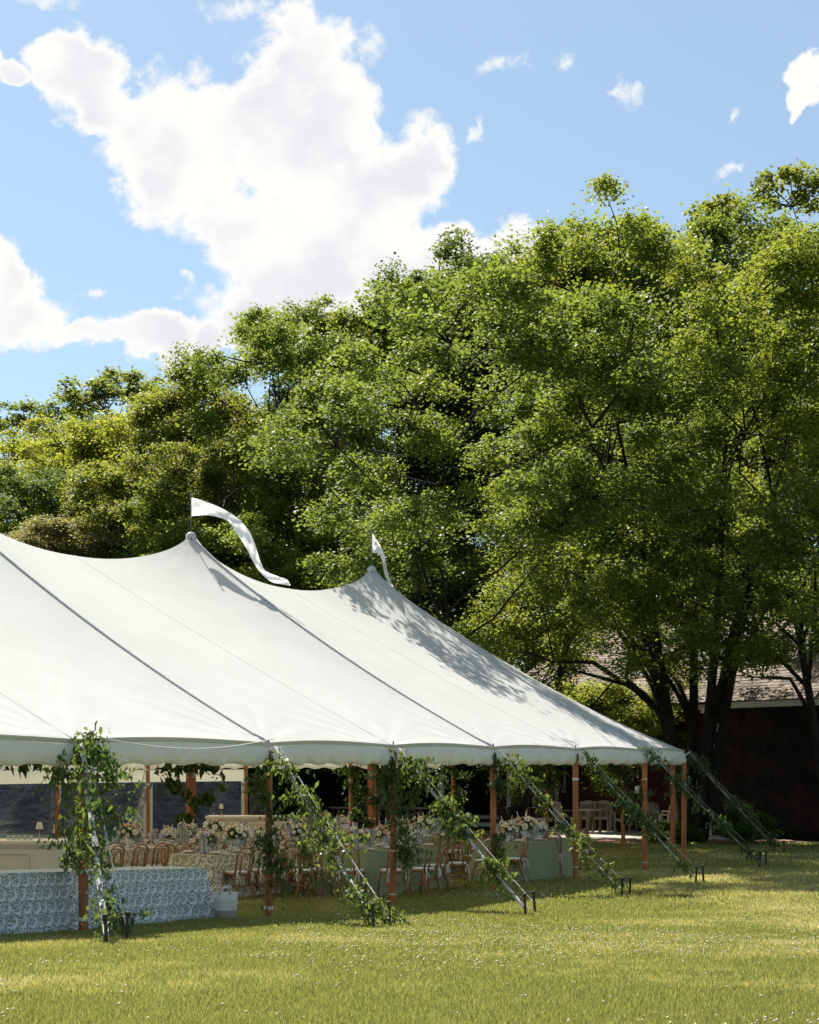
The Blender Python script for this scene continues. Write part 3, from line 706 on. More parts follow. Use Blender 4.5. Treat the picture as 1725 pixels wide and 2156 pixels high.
pennant(0, (pkx2, 1118), [(777+dx,1121),(790+dx,1142),(803+dx,1168),(806+dx,1190),(815+dx,1222),(828+dx,1244),(845+dx,1262)],
        [(777+dx,1164),(790+dx,1166),(797+dx,1180),(802+dx,1205),(811+dx,1231),(824+dx,1248),(844+dx,1263)], 0,
        'smaller white pennant hanging down from the farther peak', .4)
pz = ridge_pt(13.25)

# ------------------------------------------------------------------ trees and shrubs
def env_r(f, shape):
    if shape == 'round': return np.sqrt(np.clip(1 - (2 * f - .92)**2, .02, 1))
    if shape == 'vase': return np.clip(.35 + .75 * np.sin(np.pi * (f * .82 + .10)), .15, 1) 
    return np.clip(1.05 - f * .95, .08, 1)
def leaf_cloud(centers, n_each, sh, sv, size, r, up=.42, droop=.0, spread=None, wid=.46, hangz=.25):
    """leaf-sized folded kites gathered in flattened clumps round the twig ends"""
    nC = len(centers); n = nC * n_each
    c = np.repeat(centers, n_each, 0)
    k = r.uniform(.55, 1.35, (nC, 1)).repeat(n_each, 0)
    off = r.normal(0, 1, (n, 3)); off[:, :2] *= sh * k; off[:, 2:] *= sv * 1.35 * k
    off[:, 2] -= droop * (off[:, 0]**2 + off[:, 1]**2) / max(sh, .01)
    c = c + off
    nrm = r.normal(0, 1, (n, 3)); nrm /= np.linalg.norm(nrm, axis=1, keepdims=True); nrm[:, 2] = np.abs(nrm[:, 2]); nrm = nrm * (1 - up) + np.array([0, 0, up]); nrm /= np.linalg.norm(nrm, axis=1, keepdims=True)
    a = r.normal(0, 1, (n, 3)); a -= nrm * (a * nrm).sum(1, keepdims=True); a /= np.linalg.norm(a, axis=1, keepdims=True) + 1e-9
    a[:, 2] -= hangz; b = np.cross(nrm, a); b /= np.linalg.norm(b, axis=1, keepdims=True) + 1e-9
    s = size * r.uniform(.65, 1.35, (n, 1)); 
    p0 = c - a * s * .5; p2 = c + a * s * .5; w = wid
    fold = nrm * s * .10
    p1 = c + b * s * w + fold - a * s * .05; p3 = c - b * s * w + fold - a * s * .05
    V = np.stack([p0, p1, p2, p3], 1).reshape(-1, 3)
    i = np.arange(n) * 4
    T = np.stack([np.stack([i, i + 1, i + 2], 1), np.stack([i, i + 2, i + 3], 1)], 1).reshape(-1, 3)
    rr = np.clip(r.uniform(0, 1, n) * .6 + r.uniform(0, 1, nC).repeat(n_each) * .4, 0, 1)
    return V, T, np.repeat(rr, 2)
def make_tree(seed, H, R, zb, clumps, per, leaf, shape='round', stems=1, trunk_r=.25, mat='leaf', bark='bark', sh=.50, sv=.17, lean=(0, 0), lumps=9, bough=.84, base_spread=.0):
    r = np.random.RandomState(seed)
    # lobes: the crown is a gathering of several masses, so its outline is uneven
    f = r.uniform(.12, .97, lumps); ang = np.arange(lumps) * 2.4 + r.uniform(0, .8, lumps)
    rad = R * env_r(f, shape) * r.uniform(.45, .82, lumps)
    lob = np.stack([np.cos(ang) * rad + lean[0] * f, np.sin(ang) * rad + lean[1] * f, zb + (H - zb) * f], 1)
    lr = R * r.uniform(.30, .50, lumps) * (.65 + .45 * env_r(f, shape))
    lob = np.concatenate([lob, [[lean[0] * .9, lean[1] * .9, H - R * .30]]]); lr = np.append(lr, R * .34)
    cs = []
    w = lr**2 / (lr**2).sum(); cnt = np.maximum(6, (w * clumps).astype(int))
    for L_, q, m in zip(lob, lr, cnt):
        nb = max(3, int(m / 7.2)); out = L_ * np.array([1, 1, 0]); out = out / (np.linalg.norm(out) + .01)
        d = r.normal(0, 1, (nb, 3)) + out * .6 + np.array([0, 0, .35]); d /= np.linalg.norm(d, axis=1, keepdims=True); d *= r.uniform(.45, 1.0, (nb, 1)) * q
        d[:, 2] *= 1.0
        for c_ in d:
            br_ = r.uniform(.55, .95) * bough; e = r.normal(0, 1, (9, 3)); e /= np.linalg.norm(e, axis=1, keepdims=True); e[:, 2] = e[:, 2] * .75 + .1
            cs.append(L_ + c_ + e * br_ * r.uniform(.75, 1.05, (9, 1)))
    cs = np.concatenate(cs); cs = cs[(cs[:, 2] > zb - .4) & (cs[:, 2] < H - .1)]
    V, T, A = leaf_cloud(cs, per, sh, sv, leaf, r, droop=.12)
    crown = fastmesh('crown', V, T, M[mat], A)
    # skeleton
    b = MB(); limb_pts = []
    ns = stems
    for s_ in range(ns):
        a = 2 * math.pi * s_ / max(1, ns) + r.uniform(0, .6); sp = (.0 if ns == 1 else base_spread)
        top = np.array([math.cos(a) * R * .52 * (ns > 1) + lean[0] * .35, math.sin(a) * R * .52 * (ns > 1) + lean[1] * .35, H * r.uniform(.78, .90)])
        start = np.array([math.cos(a) * trunk_r * .5 * (ns > 1), math.sin(a) * trunk_r * .5 * (ns > 1), -.15])
        pts = []; k = 12
        for i in range(k + 1):
            t = i / k; e = t ** (1.1 if ns > 1 else 1)
            q = start + (top - start) * np.array([e, e, t]) + np.array([math.sin(t * 5 + s_ * 2 + seed), math.cos(t * 4 + s_), 0]) * .16 * t * R * .25
            pts.append(q)
        r0 = trunk_r * (.62 if ns > 1 else 1)
        rad = [r0 * (1 - .95 * (i / k) ** .85) * (1.35 if i == 0 and ns == 1 else 1) for i in range(k + 1)]
        b.tube(pts, rad, 8)
        limb_pts += [(p, q) for p, q in zip(pts[3:], rad[3:])]
    if ns > 1: b.tube([(0, 0, -.3), (0, 0, .5), (0, 0, 1.1)], [trunk_r * 1.35, trunk_r * 1.05, trunk_r * .8], 10)
    sub = []
    base = np.array([p for p, q in limb_pts]); br = [q for p, q in limb_pts]
    for L_ in lob:
        # a limb runs to each lobe from a point on the trunk lower than the lobe
        d = np.linalg.norm((base - L_)[:, :2], axis=1) + np.abs(base[:, 2] - (L_[2] - R * .42)) * 1.2; i = int(d.argmin())
        p0 = base[i]; mid = (p0 + L_) / 2 + np.array([0, 0, .08 * R]) + r.normal(0, .05 * R, 3)
        pts = [p0, p0 * .55 + mid * .45 + np.array([0, 0, .02 * R]), mid, mid * .45 + L_ * .55, L_]
        b.tube(pts, [br[i] * .62, br[i] * .5, br[i] * .4 + .01, br[i] * .3 + .008, .02], 6)
        for t in np.linspace(.35, 1, 6):
            x = t * 4; j = min(3, int(x)); sub.append(pts[j] + (pts[j + 1] - pts[j]) * (x - j))
    sub = np.array(sub)
    for c in cs[::max(1, len(cs) // 170)]:
        i = int((np.linalg.norm(sub - c, axis=1) + .6 * np.maximum(0, sub[:, 2] - c[2])).argmin()); p0 = sub[i]
        m = (p0 + c) / 2 + np.array([0, 0, .1]) + r.normal(0, .12, 3)
        b.tube([p0, m, c], [.030, .020, .007], 4, cap=False)
    return b.mesh('trunk', M[bark], True), crown
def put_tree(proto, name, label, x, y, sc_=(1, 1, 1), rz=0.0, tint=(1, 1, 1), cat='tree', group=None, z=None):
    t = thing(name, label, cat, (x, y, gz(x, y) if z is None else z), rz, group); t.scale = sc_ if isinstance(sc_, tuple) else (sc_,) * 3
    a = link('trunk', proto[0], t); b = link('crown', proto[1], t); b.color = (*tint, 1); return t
T_big = make_tree(11, 18.6, 6.6, 3.4, 1200, 135, .092, 'vase', 6, .33, lumps=30, sh=.25, sv=.11)
T_sh = make_tree(12, 15.6, 6.9, 7.4, 700, 130, .100, 'round', 2, .24, lumps=22, sh=.27, sv=.11, lean=(-.2, -9.0))
T_v = make_tree(14, 5.0, 1.9, 1.9, 150, 120, .075, 'round', 5, .07, lumps=9, sh=.20, sv=.10, bough=.5)
T_f = make_tree(13, 17, 6.2, 3.2, 820, 135, .094, 'vase', 3, .30, lumps=26, sh=.25, sv=.11)
T_a = make_tree(21, 18, 5.2, 2.0, 760, 130, .106, 'vase', 4, .34, lumps=20, sh=.27, sv=.11)
T_b = make_tree(32, 17, 4.6, 2.4, 700, 130, .106, 'round', 1, .30, lumps=18, bark='barklight', sh=.27, sv=.11)
T_c = make_tree(43, 18, 4.8, 1.6, 740, 130, .106, 'vase', 2, .30, lumps=22, sh=.25, sv=.11)
T_d = make_tree(54, 20, 4.2, 8.0, 300, 100, .14, 'vase', 3, .26, lumps=12, sh=.24, sv=.10, bark='barklight')   # airy, high crown
T_e = make_tree(65, 7.0, 2.8, .3, 260, 110, .09, 'round', 5, .12, lumps=12, sh=.22, sv=.12, mat='leafdark', bough=.6)    # shrub
def tx(px, Y): return (px - HX) / F * Y
def th(py, Y): return CH + (HY - py) / F * Y           # world height of a photo row at distance Y
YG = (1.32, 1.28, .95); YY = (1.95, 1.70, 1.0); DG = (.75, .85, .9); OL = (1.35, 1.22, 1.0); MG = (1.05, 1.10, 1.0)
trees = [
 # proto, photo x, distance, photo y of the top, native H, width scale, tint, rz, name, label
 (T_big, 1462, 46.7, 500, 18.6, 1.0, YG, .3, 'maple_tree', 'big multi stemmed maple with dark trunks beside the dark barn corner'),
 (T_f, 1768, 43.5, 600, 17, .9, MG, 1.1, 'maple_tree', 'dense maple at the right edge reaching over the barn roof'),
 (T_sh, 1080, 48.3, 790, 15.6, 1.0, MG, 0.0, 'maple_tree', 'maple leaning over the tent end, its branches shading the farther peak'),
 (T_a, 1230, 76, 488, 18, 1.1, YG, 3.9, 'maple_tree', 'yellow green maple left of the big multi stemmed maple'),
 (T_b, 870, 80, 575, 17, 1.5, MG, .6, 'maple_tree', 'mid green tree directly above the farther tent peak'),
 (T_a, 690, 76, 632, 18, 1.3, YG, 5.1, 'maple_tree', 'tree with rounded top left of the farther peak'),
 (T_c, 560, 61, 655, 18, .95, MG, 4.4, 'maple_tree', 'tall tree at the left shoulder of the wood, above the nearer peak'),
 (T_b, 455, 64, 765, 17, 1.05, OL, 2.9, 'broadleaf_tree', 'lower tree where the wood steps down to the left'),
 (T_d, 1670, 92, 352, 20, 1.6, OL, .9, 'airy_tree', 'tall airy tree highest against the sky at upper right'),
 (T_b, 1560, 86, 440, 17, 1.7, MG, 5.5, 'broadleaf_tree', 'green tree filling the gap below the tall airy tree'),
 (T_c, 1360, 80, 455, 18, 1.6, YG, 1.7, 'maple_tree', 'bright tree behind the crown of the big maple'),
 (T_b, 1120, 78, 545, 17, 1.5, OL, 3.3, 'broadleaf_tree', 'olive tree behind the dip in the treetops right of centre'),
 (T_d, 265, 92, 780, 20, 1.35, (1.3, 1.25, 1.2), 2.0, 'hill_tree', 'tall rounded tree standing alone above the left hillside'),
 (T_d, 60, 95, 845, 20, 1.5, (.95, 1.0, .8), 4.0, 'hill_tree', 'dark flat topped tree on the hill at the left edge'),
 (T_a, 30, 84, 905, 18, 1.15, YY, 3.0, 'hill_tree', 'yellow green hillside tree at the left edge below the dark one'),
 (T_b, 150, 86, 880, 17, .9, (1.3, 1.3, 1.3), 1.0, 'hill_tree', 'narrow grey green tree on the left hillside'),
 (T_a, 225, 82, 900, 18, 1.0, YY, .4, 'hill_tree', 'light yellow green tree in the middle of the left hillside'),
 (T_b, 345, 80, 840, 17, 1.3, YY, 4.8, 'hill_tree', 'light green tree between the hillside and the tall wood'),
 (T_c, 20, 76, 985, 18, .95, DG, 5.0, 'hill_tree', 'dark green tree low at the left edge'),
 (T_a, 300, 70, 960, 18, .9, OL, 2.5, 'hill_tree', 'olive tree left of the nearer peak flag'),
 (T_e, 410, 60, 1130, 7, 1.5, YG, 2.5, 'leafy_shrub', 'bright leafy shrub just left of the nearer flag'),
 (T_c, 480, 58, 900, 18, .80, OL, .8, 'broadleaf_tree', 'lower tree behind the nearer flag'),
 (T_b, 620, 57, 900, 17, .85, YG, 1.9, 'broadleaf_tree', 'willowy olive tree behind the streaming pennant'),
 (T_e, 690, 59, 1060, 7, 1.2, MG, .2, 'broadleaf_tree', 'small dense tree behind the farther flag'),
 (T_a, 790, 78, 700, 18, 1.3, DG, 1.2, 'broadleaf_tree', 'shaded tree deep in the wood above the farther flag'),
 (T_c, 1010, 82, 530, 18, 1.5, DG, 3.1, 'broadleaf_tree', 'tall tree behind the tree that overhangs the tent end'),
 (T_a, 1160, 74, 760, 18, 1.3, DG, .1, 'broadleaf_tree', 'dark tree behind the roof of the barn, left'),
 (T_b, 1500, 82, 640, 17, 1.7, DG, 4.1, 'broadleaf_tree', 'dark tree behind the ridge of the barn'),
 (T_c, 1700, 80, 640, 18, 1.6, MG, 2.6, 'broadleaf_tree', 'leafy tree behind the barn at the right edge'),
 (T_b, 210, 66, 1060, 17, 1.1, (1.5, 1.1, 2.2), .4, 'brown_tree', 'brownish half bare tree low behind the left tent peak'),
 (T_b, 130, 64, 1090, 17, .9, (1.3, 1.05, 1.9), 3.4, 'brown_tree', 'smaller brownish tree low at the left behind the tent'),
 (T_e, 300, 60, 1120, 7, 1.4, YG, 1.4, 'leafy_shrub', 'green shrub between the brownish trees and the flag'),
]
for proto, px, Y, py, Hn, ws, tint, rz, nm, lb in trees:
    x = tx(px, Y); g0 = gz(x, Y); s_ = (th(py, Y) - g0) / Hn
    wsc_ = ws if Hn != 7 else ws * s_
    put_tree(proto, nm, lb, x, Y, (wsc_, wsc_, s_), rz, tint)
# understorey shrubs that close the view under the tent
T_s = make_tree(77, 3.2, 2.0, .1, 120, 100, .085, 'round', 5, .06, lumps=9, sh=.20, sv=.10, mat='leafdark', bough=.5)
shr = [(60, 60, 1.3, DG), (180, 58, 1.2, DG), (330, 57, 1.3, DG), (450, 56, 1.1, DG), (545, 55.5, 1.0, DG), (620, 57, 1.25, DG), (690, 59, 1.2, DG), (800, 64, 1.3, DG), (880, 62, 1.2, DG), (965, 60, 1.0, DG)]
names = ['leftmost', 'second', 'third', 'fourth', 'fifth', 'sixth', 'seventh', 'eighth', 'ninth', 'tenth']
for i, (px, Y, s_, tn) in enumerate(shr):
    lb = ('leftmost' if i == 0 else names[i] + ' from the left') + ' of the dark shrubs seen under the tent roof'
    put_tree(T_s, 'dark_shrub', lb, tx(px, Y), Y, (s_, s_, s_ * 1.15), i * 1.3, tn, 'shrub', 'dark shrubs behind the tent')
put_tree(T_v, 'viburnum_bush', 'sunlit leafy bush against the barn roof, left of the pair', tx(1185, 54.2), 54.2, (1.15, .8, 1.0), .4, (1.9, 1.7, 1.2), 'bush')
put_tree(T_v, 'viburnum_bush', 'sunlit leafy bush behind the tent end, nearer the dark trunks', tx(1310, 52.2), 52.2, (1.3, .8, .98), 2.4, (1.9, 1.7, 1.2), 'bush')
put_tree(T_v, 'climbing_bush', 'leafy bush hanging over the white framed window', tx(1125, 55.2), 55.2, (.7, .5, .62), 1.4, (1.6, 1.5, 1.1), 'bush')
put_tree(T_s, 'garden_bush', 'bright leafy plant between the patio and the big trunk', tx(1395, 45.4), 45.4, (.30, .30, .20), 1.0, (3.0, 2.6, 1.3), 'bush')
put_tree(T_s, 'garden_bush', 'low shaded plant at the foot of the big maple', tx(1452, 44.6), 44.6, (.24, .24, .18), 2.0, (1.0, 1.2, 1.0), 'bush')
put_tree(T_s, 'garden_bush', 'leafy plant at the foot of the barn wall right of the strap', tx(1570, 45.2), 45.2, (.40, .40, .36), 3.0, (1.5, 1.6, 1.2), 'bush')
# ferns by the barn wall
def fern(seed, n=16, L_=.75):
    r = random.Random(seed); V = []; T = []; A = []
    for i in range(n):
        a = 2 * math.pi * i / n + r.uniform(-.2, .2); ln = L_ * r.uniform(.7, 1.1)
        for k in range(1, 12):
            t = k / 12; x = ln * t * .9; z = ln * (1.1 * t - .95 * t * t); w = .16 * ln * math.sin(math.pi * min(1, t * .9 + .1))
            for sd in (-1, 1):
                o = len(V); ca, sa = math.cos(a), math.sin(a)
                for (dx_, dy_, dz_) in ((0, 0, 0), (.04, sd * w * .5, .0), (.07, sd * w, -.03), (.0, sd * w * .5, -.01)):
                    V.append(((x + dx_) * ca - dy_ * sa, (x + dx_) * sa + dy_ * ca, z + dz_))
                T += [(o, o + 1, o + 2), (o, o + 2, o + 3)]; A += [r.random()] * 2
    return fastmesh('fern', V, T, M['vine'], A)
fm = fern(1)
for i, (px, py) in enumerate([(1660, 1768), (1690, 1770), (1712, 1765), (1625, 1768)]):
    g = onground(px, py); o = link('fern', fm, None, g); o.rotation_euler = (0, 0, i); o.scale = (1.0 + .15 * i,) * 3; o.color = (.7, .9, .8, 1)
    tag(o, ['fern by the barn wall, second of four from the left', 'fern by the barn wall, third of four from the left', 'fern by the barn wall, next to the wooden chair at the edge', 'leftmost fern by the dark barn wall'][i], 'fern', 'ferns at the foot of the barn wall')

# ------------------------------------------------------------------ the barn with its long shingled roof
BD = Vector((-.63, .777)).normalized()                 # along the front wall, away from the viewer
BN = Vector((BD.y, -BD.x)) * -1                        # towards the tent
BN = Vector((-BD.y, BD.x)); 
if BN.dot(Vector((-1, -1))) < 0: BN = -BN
C0 = Vector((9.32, 50.2)); EZ = 4.10; RISE = 3.3; DEP = 5.2
barn = thing('barn', 'long dark barn with weathered shingle roof and cream trim behind the maple', 'barn', (C0.x, C0.y, 0))
def bp(t, o, z): q = C0 + BD * t + BN * o; return (q.x - C0.x, q.y - C0.y, z)
def bquad(mb, t0, t1, o, z0, z1, th_=.06):
    a, b, c, d = bp(t0, o, z0), bp(t1, o, z0), bp(t1, o, z1), bp(t0, o, z1)
    e = [bp(t0, o - th_, z0), bp(t1, o - th_, z0), bp(t1, o - th_, z1), bp(t0, o - th_, z1)]
    mb.add([a, b, c, d] + e, [(0, 1, 2, 3), (7, 6, 5, 4), (0, 4, 5, 1), (1, 5, 6, 2), (2, 6, 7, 3), (3, 7, 4, 0)])
TL, TR = 10.2, -9.0
# near wing: dark vertical boards; far wing: dark red clapboards set back
wl = MB(); bquad(wl, 0, TR, 0, .0, EZ, .1); wl.build('wall', M['siding'], barn)
for i in range(44):
    t0 = -i * .205 - .02; mb = MB(); bquad(mb, t0 - .195, t0, .012 + .003 * (i % 3), .02, EZ - .02, .02); mb.build('board', M['siding'], barn)
wl = MB(); bquad(wl, 0.02, TL, -.45, .0, EZ, .1); wl.build('wall', M['redsiding'], barn)
for i in range(24):
    z = .45 + i * .15; mb = MB()
    a = [bp(.05, -.445 + .022, z), bp(TL, -.445 + .022, z), bp(TL, -.445, z + .155), bp(.05, -.445, z + .155)]
    mb.add(a + [bp(.05, -.45, z), bp(TL, -.45, z)], [(0, 1, 2, 3), (0, 4, 5, 1)]); mb.build('clapboard', M['redsiding'], barn)
ct = MB(); bquad(ct, -.10, .06, .035, .0, EZ - .25, .12); ct.build('corner_board', M['whitepaint'], barn)
cp = MB(); bquad(cp, -.24, .30, .06, EZ - .25, EZ - .10, .14); cp.build('corner_cap', M['whitepaint'], barn)
ev = MB(); bquad(ev, TR, -.25, .10, EZ - .12, EZ + .06, .05); ev.build('fascia', M['whitepaint'], barn)
ev = MB(); bquad(ev, .31, TL + .3, -.28, EZ - .12, EZ + .04, .05); ev.build('fascia', M['whitepaint'], barn)
ct = MB(); bquad(ct, 9.55, 9.75, -.41, .0, EZ - .1, .08); ct.build('corner_board', M['whitepaint'], barn)
gb = MB(); gb.add([bp(TL, -.45, EZ), bp(TL, -DEP * 2 + .3, EZ), bp(TL, -DEP, EZ + RISE), bp(TL, -.45, 0), bp(TL, -DEP * 2 + .3, 0)], [(0, 1, 2), (3, 4, 1, 0)]); gb.build('gable', M['redsiding'], barn)
# roof deck and shingles, laid course by course
def rf(t, d, lift=0.0):                                  # d: distance up the slope 0..1 from the eave
    q = C0 + BD * t + BN * (.18 - d * (DEP + .18)); return (q.x - C0.x, q.y - C0.y, EZ + .07 + (RISE) * d + lift)
MR = simple('weathered_shingles', (.175, .145, .125), .9, .35, 1.6, .5, 25, .15)
t_ = MR.node_tree; p_ = t_.nodes['Principled BSDF']
_at = t_.nodes.new('ShaderNodeObjectInfo'); _old = p_.inputs['Base Color'].links[0].from_socket
_ge = t_.nodes.new('ShaderNodeNewGeometry'); _rv = maprange(t_, _ge.outputs['Random Per Island'], 0, 1, .72, 1.22, False); _r2 = maprange(t_, _at.outputs['Random'], 0, 1, .78, 1.2, False)
_hv = t_.nodes.new('ShaderNodeHueSaturation'); t_.links.new(_old, _hv.inputs['Color']); t_.links.new(mth(t_, 'MULTIPLY', _rv, _r2), _hv.inputs['Value'])
_tc = t_.nodes.new('ShaderNodeTexCoord'); _ms = noise(t_, _tc.outputs['Object'], 1.1, 6, .65)
t_.links.new(mixc(t_, maprange(t_, _ms.outputs[0], .56, .68), _hv.outputs[0], (.14, .085, .035)), p_.inputs['Base Color'])
rd = MB(); rd.add([rf(TR, 0), rf(TL + .4, 0), rf(TL + .4, 1), rf(TR, 1)], [(0, 1, 2, 3)]); 
bk = lambda t, d: tuple(Vector(rf(t, 1)) + Vector((-BN.x * d * DEP, -BN.y * d * DEP, -RISE * d)))
rd.add([rf(TR, 1), rf(TL + .4, 1), bk(TL + .4, 1), bk(TR, 1)], [(0, 1, 2, 3)]); rd.build('roof_deck', M['darkwood'], barn)
ncourse = 34; slope_len = math.hypot(DEP, RISE); stuff_mb = MB(); cand = []
rr = random.Random(4)
for k in range(ncourse):
    d0, d1 = k / ncourse, (k + 1.15) / ncourse; t = TR + (.15 if k % 2 else 0)
    while t < TL + .35:
        w = .30 * rr.uniform(.97, 1.0); t1 = min(t + w, TL + .4); l = rr.uniform(.0, .008)
        vs = [rf(t, d0, .022 + l), rf(t1 - .012, d0, .022 + l), rf(t1 - .012, min(1, d1), .004 + l), rf(t, min(1, d1), .004 + l), rf(t, d0, .0), rf(t1 - .012, d0, .0)]
        wx = vs[0][0] + C0.x; wy = vs[0][1] + C0.y; px = HX + F * wx / wy; py = HY - F * (vs[0][2] - CH) / wy
        near = (1395 < px < 1740 and 1385 < py < 1485 and len(cand) < 300)
        fs = [(0, 1, 2, 3), (4, 5, 1, 0)]
        if near: cand.append(1); MB().add(vs, fs).build('shingle', MR, barn)
        else: stuff_mb.add(vs, fs)
        t += .30
tag(stuff_mb.build('shingles', MR, barn), None, None, None, 'stuff')
rc = MB().bar(Vector(rf(TR, 1, .05)), Vector(rf(TL + .4, 1, .05)), .26, .05); rc.build('ridge_cap', simple('ridge_cap', (.4, .37, .33), .8), barn)
# windows in the red wing
def wing_window(t0, t1, z0, z1):
    w = MB(); o = -.40
    for a in ((t0, t1, z0, z0 + .10), (t0, t1, z1 - .10, z1), (t0, t0 + .09, z0, z1), (t1 - .09, t1, z0, z1)):
        bquad(w, *a[:2], o, a[2], a[3], .07)
    bquad(w, (t0 + t1) / 2 - .03, (t0 + t1) / 2 + .03, o - .005, z0, z1, .05)
    f = w.build('window', M['whitepaint'], barn)
    p = MB(); bquad(p, t0 + .05, t1 - .05, o - .03, z0 + .05, z1 - .05, .02); p.build('pane', M['window'], f)
    s = MB(); bquad(s, t0 - .05, t1 + .05, o + .05, z0 - .05, z0 - .002, .12); s.build('sill', M['whitepaint'], f)
def t_at(px, off=-.4):
    k = (px - HX) / F; q = C0 + BN * off; return (k * q.y - q.x) / (BD.x - k * BD.y)
wing_window(t_at(1190), t_at(1084), 1.33, 2.75)
wing_window(t_at(1316), t_at(1286), 1.80, 2.85)
# porch deck with two low steps in front of the red wing
dk = MB()
for i, (o, z) in enumerate(((-.38, .42), (.95, .22))): bquad(dk, t_at(1215), t_at(1000), o + 1.3, z - .08, z, 1.3 if i == 0 else 1.28)
dkr = MB(); [bquad(dkr, t_at(1214), t_at(1001), o, .0, z, .03) for o, z in ((.90, .34), (2.2, .14))]
porch = thing('porch_deck', 'low grey deck with one step along the dark red wall', 'deck', (C0.x, C0.y, 0)); dk.build('deck_boards', M['deck'], porch); dkr.build('riser', M['siding'], porch)

# ------------------------------------------------------------------ tables under the tent
def table_cloth_mesh(name, Lx, Ly, h, mat, seed=0, fold=.035, flare=.05, rc=.06):
    """cloth to the ground over a rectangular table; corner at origin, x along the length, y across"""
    rv = random.Random(seed); ph = [rv.uniform(0, 6.28) for _ in range(5)]
    per = []; n_ = 0
    segs = [((rc, 0), (Lx - rc, 0), (0, -1)), ((Lx, rc), (Lx, Ly - rc), (1, 0)), ((Lx - rc, Ly), (rc, Ly), (0, 1)), ((0, Ly - rc), (0, rc), (-1, 0))]
    s = 0.0
    for k, (a, b, nn) in enumerate(segs):
        ln = math.dist(a, b); m = max(6, int(ln / .045))
        for i in range(m + 1):
            t = i / m; per.append(((a[0] + (b[0] - a[0]) * t, a[1] + (b[1] - a[1]) * t), nn, s + ln * t, min(t, 1 - t) * ln))
        s += ln
        nx_ = segs[(k + 1) % 4][2]; c = ((Lx - rc, rc), (Lx - rc, Ly - rc), (rc, Ly - rc), (rc, rc))[k]
        for i in range(1, 4):
            t = i / 4 * math.pi / 2; d = (nn[0] * math.cos(t) + nx_[0] * math.sin(t), nn[1] * math.cos(t) + nx_[1] * math.sin(t))
            per.append(((c[0] + d[0] * rc, c[1] + d[1] * rc), d, s + rc * t, 0))
        s += rc * math.pi / 2
    nv = 14; V = []; uv = []
    for j in range(nv + 1):
        v = j / nv
        for (p, d, q, e) in per:
            corner = math.exp(-e / .16)
            f = fold * v ** .8 * (math.sin(q * 17 + ph[0]) * .5 + math.sin(q * 29 + ph[1] + v) * .35 + math.sin(q * 7 + ph[2]) * .6) + flare * v + corner * v * .13 + (fold * .7 * v * v * math.sin(q * 5 + ph[3]))
            f += .012 * (v > .96) 
            V.append((p[0] + d[0] * f, p[1] + d[1] * f, h * (1 - v) - (.006 if v > 0 else 0) + (0 if v < 1 else .0))); uv.append((q, -v * h))
    m = len(per); Fs = [(j*m+i, (j+1)*m+i, (j+1)*m+(i+1) % m, j*m+(i+1) % m) for j in range(nv) for i in range(m)]
    Fs = [tuple(reversed(f)) for f in Fs]
    o = len(V); V += [(p[0], p[1], h) for p, *_ in per]; uv += [(p[0] * 1.0, p[1]) for p, *_ in per]; Fs.append(tuple(o + i for i in range(m)))
    me = bpy.data.meshes.new(name); me.from_pydata(V, [], Fs); me.materials.append(mat)
    ul = me.uv_layers.new(name='UVMap'); 
    li = np.zeros(len(me.loops), np.int32); me.loops.foreach_get('vertex_index', li); U = np.array(uv)[li]
    ul.data.foreach_set('uv', U.astype(np.float32).ravel()); me.polygons.foreach_set('use_smooth', [True] * (len(me.polygons) - 1) + [False]); me.update()
    return me
NEARC = {}; BT = 0.0
def table(key, near, length, width, mat, label, clabel, h=.76, seed=0, rz=None, tname='dining_table', yscale=1):
    """near: the corner nearest the viewer (x, y); length runs along the tent, width goes inwards"""
    a = aD if rz is None else rz; g0 = gz(near[0], near[1])
    t = thing(tname, label, 'table', (near[0], near[1], g0), a, 'cloth covered tables under the tent')
    MB().box((length / 2, width / 2, h - .035), (length - .06, width - .06, .03)).build('tabletop', M['teak'], t)
    for x in (.25, length - .25):
        for y in (.15, width - .15): MB().box((x, y, (h - .05) / 2), (.04, .04, h - .05)).build('leg', M['metal'], t)
    c = link('tablecloth', table_cloth_mesh('tablecloth', length, width, h, mat, seed)); c.location = (near[0], near[1], g0 + .005); c.rotation_euler = (0, 0, a)
    tag(c, clabel, 'tablecloth', 'cloths on the tables under the tent')
    NEARC[key] = (Vector(near), a, length, width, h + .006 + g0)
    return t
def tpt(key, x, y):
    n_, a, Lg, W_, h = NEARC[key]; h = h - (BT * x if key == 'buffet' else 0); return Vector((n_.x + x * math.cos(a) - y * math.sin(a), n_.y + x * math.sin(a) + y * math.cos(a), h))
# key: near corner, length, width, cloth, table name used in labels
TB = {
 'front_patterned': ((-3.29, 26.8), 2.4, .92, 'floral', 'front patterned table'),
 'bar_patterned': ((-5.5, 27.3), 3.1, .92, 'floral', 'patterned table beside the bar'),
 'sage_left': ((-.71, 27.6), 2.5, .98, 'sage', 'left sage table'),
 'sage_right': ((2.1, 30.9), 2.15, .98, 'sage', 'right sage table'),
 'second_mid': ((-1.95, 29.6), 2.5, .92, 'floral', 'second-row patterned table'),
 'second_far': ((.0, 32.4), 2.5, .92, 'sage', 'second-row sage table'),
 'back_left': ((-4.1, 30.2), 2.5, .92, 'floral', 'patterned table by the small bar'),
 'back_mid': ((-2.2, 33.4), 2.5, .92, 'floral', 'rearmost patterned table'),
}
for i, (k_, (nr, ln, wd, mt, nm)) in enumerate(TB.items()):
    cl = {'floral': 'cream cloth with olive leaf print on the ', 'sage': 'dotted sage cloth on the '}[mt]
    table(k_, nr, ln, wd, M[mt], 'cloth covered ' + nm, cl + nm, .76, i)
